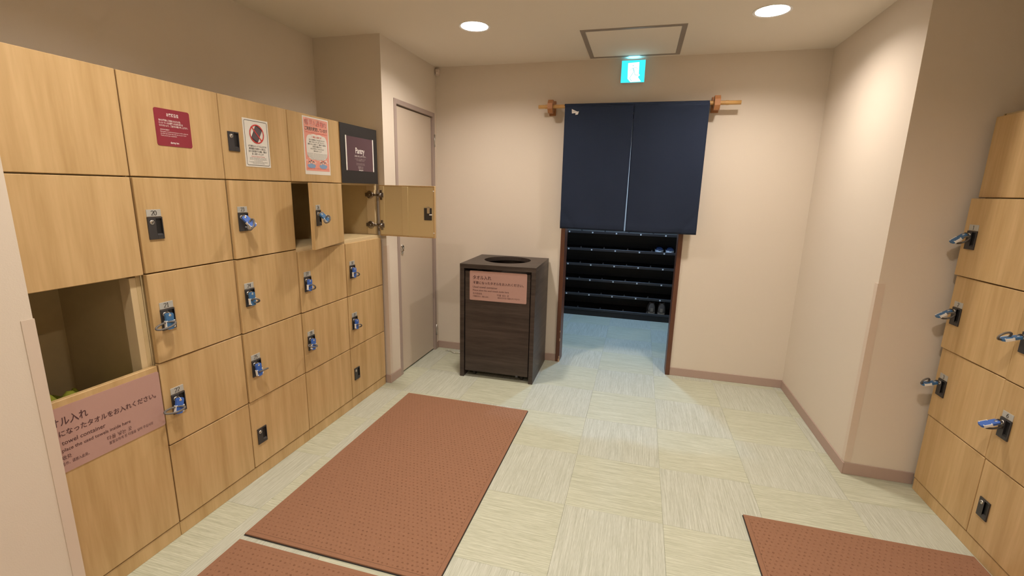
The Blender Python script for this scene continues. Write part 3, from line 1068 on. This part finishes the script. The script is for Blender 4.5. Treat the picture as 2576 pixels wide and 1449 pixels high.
# cloud
cl = []
for a_ in range(0, 360, 4):
    t_ = math.radians(a_)
    k = abs(math.cos(t_)) ** 4 + abs(math.sin(t_)) ** 4
    r_ = k ** -0.25
    cl.append((.106 + .088 * r_ * math.cos(t_) * .99, .145 + .068 * r_ * math.sin(t_) + .0035 * abs(math.sin(t_ * 6))))
m.flat(cl, -0.0020, 0)
for bx_, bz_, br_ in ((.016, .075, .004), (.078, .072, .003), (.125, .074, .005), (.176, .076, .0065), (.190, .068, .004), (.03, .068, .003), (.086, .064, .004)):
    m.flat(ellipse(bx_, bz_, br_, br_, 14), -0.0019, 0)
m.build('white_print', 'paper_white', o)
m2.build('red_print', 'poster_title', o)
m3.build('dark_print', 'ink_grey', o)
m = MB()
for gx in (.052, .150):
    m.flat([(gx + .033 * math.cos(t_) * (1 + .06 * math.sin(5 * t_)), .046 + .013 * math.sin(t_) * (1 + .1 * math.cos(7 * t_))) for t_ in [2 * math.pi * i / 40 for i in range(40)]], -0.0019, 0)
    for hx_, hz_ in ((-.017, .060), (.0, .066), (.017, .061)):
        m.flat(ellipse(gx + hx_, hz_ + .003, .0075, .0075, 16), -0.0020, 2)
        m.flat(ellipse(gx + hx_, hz_, .0062, .0062, 16), -0.0022, 1)
m.build('bathers_picture', ['poster_blue', 'skin_print', 'hair_print'], o)

# black board and the pantry sign
o = sign_root('pantry_sign', 'dark Pantry sign between white strips on a black board', (0.0012, 2.499, 1.486), RZL)
MB().box(0, 0.402, -0.003, 0, 0, 0.354).build('backing_board', 'board_black', o)
MB().box(0.056, 0.346, -0.0042, -0.003, 0.078, 0.284).build('sign_board', 'sign_purple', o)
for x0, x1 in ((0.047, 0.058), (0.344, 0.355)):
    MB().cbox(x0, x1, -0.0055, -0.003, 0.078, 0.286, 0.0006).build('holder_strip', 'letter_white', o)
m = MB()
y = -0.0046
text_into(m, 'Pantry', .199, .186, .050, 0, y, 'C', .098, .014)
for z_, wd, s_, h_ in ((.163, .128, 'ご自由にお召し上がりください。', .011), (.146, .118, 'お一人様一つずつでお願いいたします', .009), (.137, .090, 'なくなり次第終了となります', .009), (.120, .090, 'Please help yourself, one item', .008), (.112, .094, 'for each guest while stock lasts', .008), (.098, .058, '営業時間 15:00', .009), (.089, .055, '翌朝 10:00', .009)):
    text_into(m, s_, .200, z_ + .002, h_, 1 if z_ < .15 else 0, y, 'C', wd, .006)
text_into(m, 'dormy inn', .203, .0815 - .002, .012, 0, y, 'C', .046, .03)
m.build('lettering', ['letter_white', 'letter_dim'], o)

# ------------------------------------------------------------------ dark towel bin
BX, BY, BRZ = 0.475, 3.240, math.radians(1.2)
b_ = thing('towel_bin', 'dark brown wooden towel bin with a round hole in its top', 'bin', (BX, BY, 0), BRZ)
BW, BD, BHt, bt = 0.592, 0.545, 0.912, 0.033
MB().cbox(0, bt, 0, BD, 0, BHt - bt, 0.0015).build('side_panel', 'dark_walnut', b_)
MB().cbox(BW - bt, BW, 0, BD, 0, BHt - bt, 0.0015).build('side_panel', 'dark_walnut', b_)
MB().cbox(bt, BW - bt, BD - 0.02, BD, 0.05, BHt - bt, 0.0015).build('back_panel', 'dark_walnut', b_)
# top with a round hole
m = MB()
hx, hy, hr, n = BW / 2 - 0.003, 0.318, 0.188, 48
z0, z1 = BHt - bt, BHt


def sqp(t_, z_):
    c_, s_ = math.cos(t_), math.sin(t_)
    ex = BW - hx if c_ > 0 else hx
    ey = BD - hy if s_ > 0 else hy
    k = max(abs(c_) / ex, abs(s_) / ey)
    return (hx + c_ / k, hy + s_ / k, z_)


angs = sorted([2 * math.pi * i / n for i in range(n)] + [math.atan2(yy - hy, xx - hx) % (2 * math.pi) for xx in (0, BW) for yy in (0, BD)])
for i, t0 in enumerate(angs):
    t1 = angs[(i + 1) % len(angs)]
    ci = lambda t_, z_: (hx + hr * math.cos(t_), hy + hr * math.sin(t_), z_)
    m.add([ci(t0, z1), ci(t1, z1), sqp(t1, z1), sqp(t0, z1), ci(t0, z0), ci(t1, z0), sqp(t1, z0), sqp(t0, z0)],
          [(0, 3, 2, 1), (4, 5, 6, 7), (0, 1, 5, 4), (2, 3, 7, 6)])
m.build('top_panel', 'dark_walnut', b_)
MB().cbox(bt + 0.007, BW - bt - 0.007, 0.008, 0.028, 0.052, BHt - bt - 0.022, 0.0018).build('front_panel', 'dark_walnut', b_)
m = MB()
m.box(bt + .002, BW - bt - .002, 0.06, BD - .03, 0.08, 0.09)
m.build('inner_floor', 'dark_gap', b_)
for x in (0.10, BW - 0.10):
    for y_ in (0.075, BD - 0.08):
        m = MB()
        m.lathe([(0, -0.011), (0.020, -0.011), (0.022, -0.008), (0.022, 0.008), (0.020, 0.011), (0, 0.011)], 16, 0, Matrix.Translation((x, y_, 0.022)) @ Matrix.Rotation(math.pi / 2, 4, 'Y'))
        m.cbox(x - 0.014, x + 0.014, y_ - 0.012, y_ + 0.012, 0.036, 0.080, 0.001)
        m.build('caster', 'rubber', b_)
# little latch knob under the front panel edge
MB().cbox(BW - bt - 0.105, BW - bt - 0.085, 0.004, 0.014, 0.040, 0.056, 0.002).build('latch', 'lock_black', b_)
cs, sn = math.cos(BRZ), math.sin(BRZ)
towel_sign('towel_sign', 'pink used towel sign on the front of the dark bin', (BX + 0.078 * cs - 0.0075 * sn, BY + 0.078 * sn + 0.0075 * cs, 0.634), BRZ, 0.448, 0.228)

# ------------------------------------------------------------------ curtain, pole, brackets
YN = 3.722
ZN = 2.106
pole = None
m = MB()
prof = []
L0, L1 = 0.941, 2.389
nodes = [1.005, 1.29, 1.60, 1.92, 2.18, 2.30]
xs = sorted(set([L0, L1] + [a_ + e for a_ in nodes for e in (-0.012, -0.005, 0, 0.005, 0.012)]))
for x in xs:
    r_ = 0.0145
    for a_ in nodes:
        if abs(x - a_) < 0.006:
            r_ = 0.0165 if abs(x - a_) > 0.002 else 0.0148
    prof.append((r_, x))
prof = [(0.0095, L0 + .004), (0.0095, L0)] + prof + [(0.0095, L1), (0.0095, L1 - .004)]
pl = MB()
pl.lathe(prof, 16, 0, Matrix.Rotation(math.pi / 2, 4, 'Y'))
# lathe axis Z turned to X: (x,y,z)->(z,y,-x)
pole = pl.build('curtain_pole', 'bamboo', None, (0, YN, ZN))
tag(pole, 'thin bamboo curtain pole held by two wooden brackets', 'pole')


def bracket(x, label):
    br = thing('pole_bracket', label, 'bracket', (x, YB, ZN), 0, 'wooden pole brackets')
    m = MB()
    # octagonal ring around the pole, drilled
    n = 8
    R_, r_, w_ = 0.052, 0.0175, 0.019
    for i in range(n):
        t0, t1 = math.radians(22.5 + 45 * i), math.radians(22.5 + 45 * (i + 1))
        o0, o1 = (R_ * .82 * math.cos(t0), R_ * math.sin(t0)), (R_ * .82 * math.cos(t1), R_ * math.sin(t1))
        i0, i1 = (r_ * math.cos(t0), r_ * math.sin(t0)), (r_ * math.cos(t1), r_ * math.sin(t1))
        vs = []
        for xx in (-w_, w_):
            vs += [(xx, YN - YB + o0[0], o0[1]), (xx, YN - YB + o1[0], o1[1]), (xx, YN - YB + i1[0], i1[1]), (xx, YN - YB + i0[0], i0[1])]
        m.add(vs, [(0, 1, 2, 3), (7, 6, 5, 4), (0, 4, 5, 1), (2, 6, 7, 3)])
    m.build('ring', 'bracket_wood', br)
    MB().cbox(-0.017, 0.017, YN - YB + 0.036, -0.012, -0.026, 0.026, 0.003).build('arm', 'bracket_wood', br)
    MB().cbox(-0.026, 0.026, -0.014, 0.0, -0.055, 0.055, 0.003).build('wall_plate', 'bracket_wood', br)


bracket(1.037, 'small octagonal wooden bracket at the left end of the pole')
bracket(2.232, 'small octagonal wooden bracket at the right end of the pole')

nr = thing('noren_curtain', 'navy split door curtain hanging from the bamboo pole over the doorway', 'curtain', (1.147, YN, 1.17))


def cloth(x0, x1, top, bot, seed, lean):
    nx, nz = 44, 56
    m = MB()
    vs = []

    def off(u, v):
        amp = 0.004 + 0.010 * (1 - v) ** 1.3
        e = u if seed < 1 else 1 - u
        crease = 0.006 * math.exp(-((e / .24 + v / .17 - 1) * 6) ** 2) - 0.004 * math.exp(-((v - .045) * 60) ** 2)
        return crease + amp * math.sin(u * 5.1 + seed) + 0.4 * amp * math.sin(u * 11.7 + seed * 2.3 + v)
    for side, th in ((0, -0.0008), (1, 0.0008)):
        for j in range(nz + 1):
            v = j / nz
            for i in range(nx + 1):
                u = i / nx
                xx = x0 + (x1 - x0) * u
                # split edge opens slightly towards the bottom
                xx += lean * (1 - v) ** 1.6 * (u if lean < 0 else (1 - u))
                z = bot + (top - bot) * v
                yy = -0.0175 + off(u, v) * (1 - 0.9 * v ** 6) + th - 0.004
                vs.append((xx, yy, z))
    k = nx + 1
    S = k * (nz + 1)
    fs = []
    for j in range(nz):
        for i in range(nx):
            a_ = j * k + i
            fs.append((a_, a_ + 1, a_ + k + 1, a_ + k))
            fs.append((S + a_ + k, S + a_ + k + 1, S + a_ + 1, S + a_))
    for i in range(nx):
        fs.append((i + 1, i, S + i, S + i + 1))
        t_ = nz * k + i
        fs.append((t_, t_ + 1, S + t_ + 1, S + t_))
    for j in range(nz):
        a_, b2 = j * k, (j + 1) * k
        fs.append((a_, b2, S + b2, S + a_))
        fs.append((b2 + nx, a_ + nx, S + a_ + nx, S + b2 + nx))
    m.add(vs, fs, 0, True)
    return m


top = ZN - 1.17
cloth(0.004, 0.5165, top, 0.004, 0.6, -0.008).build('cloth_panel', 'noren_navy', nr)
cloth(0.5168, 1.038, top, 0.0, 2.9, 0.002).build('cloth_panel', 'noren_navy', nr)
# sleeve round the pole
m = MB()
pts = []
nx = 24
vs = []
for i in range(nx + 1):
    x = 1.036 * i / nx
    for k in range(13):
        a_ = math.radians(-180 + 15 * k * 1.0) if False else math.radians(180 + 20 * k)
        vs.append((x, -0.0178 * math.cos(math.radians(15 * k)), top + 0.0178 * math.sin(math.radians(15 * k))))
fs = []
for i in range(nx):
    for k in range(12):
        a_ = i * 13 + k
        fs.append((a_, a_ + 1, a_ + 14, a_ + 13))
m.add(vs, fs, 0, True)
# back hem of the sleeve
m.box(0, 1.036, 0.0172, 0.0184, top - 0.05, top + 0.001)
m.build('pole_sleeve', 'noren_navy', nr)
for (x0, x1, zz) in ((0.004, 0.510, 0.020), (0.524, 1.036, 0.016)):
    pass
# sewn-in label, folded
m = MB()
m.add([(.058, -.024, .912), (.060, -.024, .880), (.092, -.030, .882), (.100, -.028, .893), (.072, -.026, .905)], [(0, 1, 2, 3, 4)])
m.add([(.088, -.029, .890), (.088, -.030, .868), (.108, -.036, .870), (.114, -.034, .893)], [(0, 1, 2, 3)])
m.add([(x, y + .0008, z) for x, y, z in m.v], [(4, 3, 2, 1, 0), (8, 7, 6, 5)])
lb = m.build('cloth_label', 'label_white', nr, label='small white folded label')
m = MB()
for k in range(3):
    m.box(.064 + k * .009, .070 + k * .009, -.0262 - .0012 * k, -.0258 - .0012 * k, .893, .8955)
m.build('label_print', 'letter_dim', lb)

# ------------------------------------------------------------------ emergency exit sign
ex = thing('exit_sign', 'glowing cyan emergency exit sign with a running figure, under the ceiling', 'exit sign', (1.551, YB, 2.270))
EW, EH, ED = 0.170, 0.152, 0.050
MB().cbox(0.002, EW - 0.002, -ED, 0, 0.002, EH + 0.013, 0.003).build('housing', 'can_white', ex)
MB().box(0.0, EW, -ED - 0.004, -ED, 0, EH).build('panel', 'exit_cyan', ex)
m = MB()
y = -ED - 0.0046
fx = lambda u: u * EW
fz = lambda v: (1 - v) * EH
m.flat([(fx(.27), fz(.12)), (fx(.74), fz(.09)), (fx(.75), fz(.62)), (fx(.80), fz(.68)), (fx(.72), fz(.76)), (fx(.86), fz(.97)), (fx(.42), fz(.985)), (fx(.29), fz(.83)), (fx(.28), fz(.5))][::-1], y, 0)
m.build('door_pictogram', 'exit_white', ex)
m = MB()
y -= 0.0005
P = lambda L: [(fx(a_), fz(c_)) for a_, c_ in L]
m.flat(ellipse(fx(.49), fz(.24), fx(.032), fx(.032), 14), y, 0)
m.flat(P([(.46, .34), (.53, .33), (.57, .50), (.51, .52)])[::-1], y, 0)
stroke(m, P([(.47, .35), (.40, .42), (.34, .46)]), .004, y, 0)
stroke(m, P([(.53, .34), (.64, .34), (.69, .42)]), .004, y, 0)
stroke(m, P([(.53, .52), (.45, .66), (.37, .80), (.47, .95)]), .006, y, 0)
stroke(m, P([(.56, .50), (.59, .67), (.76, .68)]), .006, y, 0)
m.build('running_figure', 'exit_line', ex)
MB().box(0.045, EW - 0.045, -ED + 0.010, -0.018, EH + 0.0131, EH + 0.0135).build('top_light_slot', 'exit_slot', ex)

# small sensor in the back left ceiling corner
m = MB()
m.cbox(-0.016, 0.016, -0.030, 0, -0.050, 0.0, 0.004)
m.lathe([(0, 0.012), (0.008, 0.010), (0.011, 0.0)], 12, 0, Matrix.Translation((0, -0.03, -0.032)) @ Matrix.Rotation(math.pi / 2, 4, 'X'))
sn_ = m.build('wall_sensor', 'sensor_white', None, (XP + 0.021, YB, H - 0.018))
tag(sn_, 'tiny pale sensor in the ceiling corner above the flush door', 'sensor')

# ------------------------------------------------------------------ mats
MW, ML = 0.895, 1.470


def mat_meshes():
    m = MB()
    bd, pitch = 0.022, 0.0215
    z, dep = 0.0100, 0.0055
    nr_ = int((ML - 2 * bd) / pitch)
    py = (ML - 2 * bd) / nr_
    nc = int((MW - 2 * bd) / pitch)
    px = (MW - 2 * bd) / nc
    rnd = random.Random(3)
    for j in range(nr_):
        y0 = bd + j * py
        sh = px / 2 if j % 2 else 0
        xs_ = [bd] + [bd + sh + i * px for i in range(0 if sh else 1, nc)] + [MW - bd]
        for xa, xb in zip(xs_, xs_[1:]):
            cx_, cy_ = (xa + xb) / 2 + rnd.uniform(-.002, .002), y0 + py / 2 + rnd.uniform(-.002, .002)
            hx_, hy_ = (xb - xa) * .27, py * .24
            dp = dep * rnd.uniform(.45, 1.15)
            m.add([(xa, y0, z), (xb, y0, z), (xb, y0 + py, z), (xa, y0 + py, z),
                   (cx_ - hx_, cy_, z), (cx_, cy_ - hy_, z), (cx_ + hx_, cy_, z), (cx_, cy_ + hy_, z), (cx_, cy_, z - dp)],
                  [(0, 1, 5), (1, 6, 5), (1, 2, 6), (2, 7, 6), (2, 3, 7), (3, 4, 7), (3, 0, 4), (0, 5, 4),
                   (4, 5, 8), (5, 6, 8), (6, 7, 8), (7, 4, 8)], 0, False)
    for a_, b2, c_, d_ in ((.003, MW - .003, .003, bd), (.003, MW - .003, ML - bd, ML - .003), (.003, bd, bd, ML - bd), (MW - bd, MW - .003, bd, ML - bd)):
        m.cbox(a_, b2, c_, d_, 0.003, z, 0.001)
    return m


mat0 = thing('floor_mat', 'long terracotta dimpled mat lying in full view beside the lockers', 'mat', (0.2466, 1.343, 0.0), 0, 'terracotta floor mats')
pile0 = mat_meshes().build('pile', 'mat_pile', mat0)
back0 = MB().cbox(0, MW, 0, ML, 0.0, 0.0035, 0.001).build('rubber_backing', 'rubber', mat0)


def mat_copy(loc, label, rz=0.0):
    c = mat0.copy()
    COL.objects.link(c)
    c.location = loc
    c.rotation_euler = (0, 0, rz)
    c['label'] = label
    for ch in (pile0, back0):
        k = ch.copy()
        COL.objects.link(k)
        k.parent = c
    return c


mat_copy((0.252, 1.318 - ML, 0), 'terracotta dimpled mat cut by the bottom edge at the lower left')
mat_copy((2.3475, 2.1190 - ML, 0), 'terracotta dimpled mat in the lower right corner', math.radians(0.3))

# ------------------------------------------------------------------ shoe rack beyond the curtain
RX0, RX1, RY, RD = 0.55, 2.62, 5.45, 0.33
rk = thing('shoe_rack', 'black open shoe rack with many shelves beyond the doorway', 'shoe rack', (RX0, RY, 0))
RWd = RX1 - RX0
MB().box(0, RWd, RD - 0.01, RD, 0, 1.0).build('back_panel', 'rack_brown', rk)
MB().cbox(0, 0.03, 0, RD, 0, 1.0, 0.001).build('side_panel', 'rack_brown', rk)
MB().cbox(RWd - 0.03, RWd, 0, RD, 0, 1.0, 0.001).build('side_panel', 'rack_brown', rk)
MB().cbox(0, RWd, 0.0, 0.02, 0, 0.062, 0.001).build('plinth', 'rack_brown', rk)
shelves = [0.088, 0.270, 0.450, 0.633, 0.814, 1.016]
for k, z in enumerate(shelves):
    s_ = MB().cbox(0.031, RWd - 0.031, 0.004, RD - 0.011, z - 0.016, z, 0.001).build('shelf', 'rack_brown', rk)
    MB().cbox(0.031, RWd - 0.031, -0.004, 0.0035, z - 0.024, z + 0.004, 0.0015).build('shelf_lip', 'rack_lip', s_)
    if k > 5:
        continue
    for i in range(7):
        x = 0.981 - RX0 - 0.272 + i * 0.2715
        if 0.04 < x < RWd - .04 and k:
            MB().cbox(x - 0.008, x + 0.008, -0.008, -0.004, z - 0.020, z - 0.004, 0.001).build('number_clip', 'white_plastic', s_)
        x2 = 1.126 - RX0 - 0.268 + i * 0.268
        if 0.04 < x2 < RWd - .04:
            MB().prism([(x2 - .010, z + .004), (x2 + .010, z + .004), (x2 + .003, z + .026), (x2 - .003, z + .026)], -0.002, 0.004).build('divider_pin', 'rack_lip', s_)


# shoes -------------------------------------------------------------
def loft(rings):
    """rings of equal point count -> closed skin"""
    m = MB()
    n = len(rings[0])
    for r_ in rings:
        m.v += [tuple(p) for p in r_]
    for a_ in range(len(rings) - 1):
        for i in range(n):
            j = (i + 1) % n
            m.f.append([a_ * n + i, a_ * n + j, (a_ + 1) * n + j, (a_ + 1) * n + i])
            m.m.append(0)
            m.sm.append(True)
    m.f.append(list(range(n))[::-1]); m.m.append(0); m.sm.append(False)
    m.f.append([(len(rings) - 1) * n + i for i in range(n)]); m.m.append(0); m.sm.append(False)
    return m


def shoe(label, x, y, z, L, W, Hh, upper, sole, heel_out, group, rz=0.0, low=False):
    """shoe lying along Y; heel at the front when heel_out"""
    o = thing('shoe', label, 'shoe', (x, y, z), rz, group)
    n = 16

    def outline(t):                               # half width along the length, heel 0 .. toe 1
        return W / 2 * (0.72 + 0.30 * math.sin(math.pi * min(1, t * 1.15 + .02)) ** .8 if t < .75 else (1.0 * math.sqrt(max(0, 1 - ((t - .68) / .33) ** 2)) + .02))
    ts = [0, .03, .1, .2, .35, .5, .65, .8, .9, .96, 1.0]

    def yy(t):
        return (t if heel_out else 1 - t) * L
    # sole
    rings = []
    for t in ts:
        hw = outline(t) * (.45 if t in (0,) else 1)
        rings.append([(hw * math.cos(2 * math.pi * i / n), yy(t), 0.012 + 0.012 * math.sin(2 * math.pi * i / n)) for i in range(n)])
    m = MB()
    # simple slab sole with rounded plan
    plan = [(outline(t) * (.45 if t == 0 else 1), yy(t)) for t in ts]
    pts_ = [(a_, b2) for a_, b2 in plan] + [(-a_, b2) for a_, b2 in plan[::-1]]
    k = len(pts_)
    m.add([(a_, b2, 0) for a_, b2 in pts_] + [(a_ * 1.03, b2, .022) for a_, b2 in pts_], [list(range(k)), list(range(2 * k - 1, k - 1, -1))] + [[i, (i + 1) % k, k + (i + 1) % k, k + i] for i in range(k)])
    m.build('sole', sole, o)
    rings = []
    for t in ts:
        hw = outline(t) * .95 * (.5 if t == 0 else 1)
        if low:
            hh = .022 + (Hh - .022) * (1.0 if t > .35 else .78) * math.sqrt(max(.05, 1 - max(0, (t - .55) / .47) ** 2))
        else:
            hh = .022 + (Hh - .022) * (1.0 if t < .3 else max(.34, 1.0 - (t - .3) * 1.25)) * math.sqrt(max(.08, 1 - max(0, (t - .7) / .31) ** 2))
        ring = []
        for i in range(n):
            a_ = math.pi * i / (n - 1)
            k_ = 1 - .15 * (math.sin(a_)) ** 2 if not low else 1
            ring.append((hw * k_ * math.copysign(abs(math.cos(a_)) ** .7, math.cos(a_)), yy(t), .018 + (hh - .018) * math.sin(a_) ** .6))
        rings.append(ring)
    loft(rings).build('upper', upper, o)
    # collar opening and laces / stripes
    m = MB()
    tc = .16
    zz = Hh - .002
    ring = [(W * .26 * math.cos(2 * math.pi * i / 18), yy(tc) + L * .13 * math.sin(2 * math.pi * i / 18), zz + .004 * math.cos(2 * math.pi * i / 9)) for i in range(18)]
    m.tube(ring, .0055, 6, 0, True)
    m.build('collar', upper, o)
    m = MB()
    if low:
        for q in (.62, .78):
            m.tube([(W * .40 * math.cos(math.pi * i / 8), yy(q), .024 + (Hh - .02) * math.sin(math.pi * i / 8)) for i in range(9)], .004, 5)
        m.build('stripe', 'tag_blue', o)
    else:
        m.cbox(-W * .16, W * .16, min(yy(0.0), yy(0.0) - .004 * (1 if heel_out else -1)), max(yy(0.0), yy(0.0) - .004 * (1 if heel_out else -1)) + .001, .03, Hh * .55, .001)
        m.build('heel_patch', sole, o)
    return o


SH = 'shoes on the rack'
shoe('left one of the blue and white shoes on the upper shelf', 2.012, 5.452, 0.8142, 0.25, 0.092, 0.044, 'shoe_blue', 'shoe_white', False, SH, 0.0, True)
shoe('right one of the blue and white shoes on the upper shelf', 2.128, 5.452, 0.8142, 0.25, 0.092, 0.044, 'shoe_blue', 'shoe_white', False, SH, 0.0, True)
shoe('left one of the worn brown trainers on the lowest shelf', 1.985, 5.452, 0.0882, 0.28, 0.094, 0.130, 'shoe_brown', 'shoe_sole', True, SH, 0.05)
shoe('right one of the worn brown trainers on the lowest shelf', 2.092, 5.452, 0.0882, 0.28, 0.094, 0.135, 'shoe_brown', 'shoe_sole', True, SH, -0.05)

# ------------------------------------------------------------------ crumpled towels in the slot of cabinet A
m = MB()
nx, ny = 26, 26
vs = []
for j in range(ny + 1):
    for i in range(nx + 1):
        u, v = i / nx, j / ny
        x, y = -0.43 + 0.36 * u, 0.90 + 0.30 * v
        e = min(1, 6 * u * (1 - u) * 1.2) * min(1, 6 * v * (1 - v) * 1.2)
        z = 0.42 + e * (0.243 + 0.035 * math.sin(9 * u + 4 * v) + 0.022 * math.sin(23 * v - 11 * u) + 0.015 * math.cos(31 * u + 5)) - 0.10 * max(0, v - .45)
        vs.append((x, y, z))
fs = [(j * (nx + 1) + i, j * (nx + 1) + i + 1, (j + 1) * (nx + 1) + i + 1, (j + 1) * (nx + 1) + i) for j in range(ny) for i in range(nx)]
m.add(vs, fs, 0, True)
m.add([(-0.43, .90, .3105), (-.07, .90, .3105), (-.07, 1.2, .3105), (-.43, 1.2, .3105)], [(3, 2, 1, 0)])
bl = lambda i, j: vs[j * (nx + 1) + i]
for seq in ([(i, 0) for i in range(nx + 1)], [(i, ny) for i in range(nx + 1)], [(0, j) for j in range(ny + 1)], [(nx, j) for j in range(ny + 1)]):
    top_ = [bl(*q) for q in seq]
    k = len(top_)
    m.add(top_ + [(x, y, .3105) for x, y, z in top_], [(i, i + 1, k + i + 1, k + i) for i in range(k - 1)], 0, True)
tw = m.build('used_towel', 'towel_green', None)
tag(tw, 'crumpled olive green towel inside the open slot at the far left', 'towel')

# loose clear cord on the floor beside the bin
m = MB()
pts = []
for i in range(40):
    u = i / 39
    pts.append((0.135 + 0.20 * u, 3.735 - 0.045 * u + 0.014 * math.sin(9 * u), 0.0045 + 0.004 * abs(math.sin(7 * u))))
m.tube(pts, 0.0035, 6)
m.lathe([(0, .006), (.006, .004), (.007, 0), (0, 0)], 10, 1, Matrix.Translation((pts[6][0], pts[6][1], .006)))
m.lathe([(0, .006), (.005, .004), (.006, 0), (0, 0)], 10, 1, Matrix.Translation((pts[20][0], pts[20][1], .006)))
m.lathe([(0, .006), (.006, .004), (.007, 0), (0, 0)], 10, 1, Matrix.Translation((pts[29][0], pts[29][1], .006)))
cd = m.build('loose_cord', ['cord_clear', 'white_plastic'], None)
tag(cd, 'short pale cord lying on the floor left of the dark bin', 'cord')

for o in bpy.data.objects:
    if 'lx' in o:
        del o['lx']
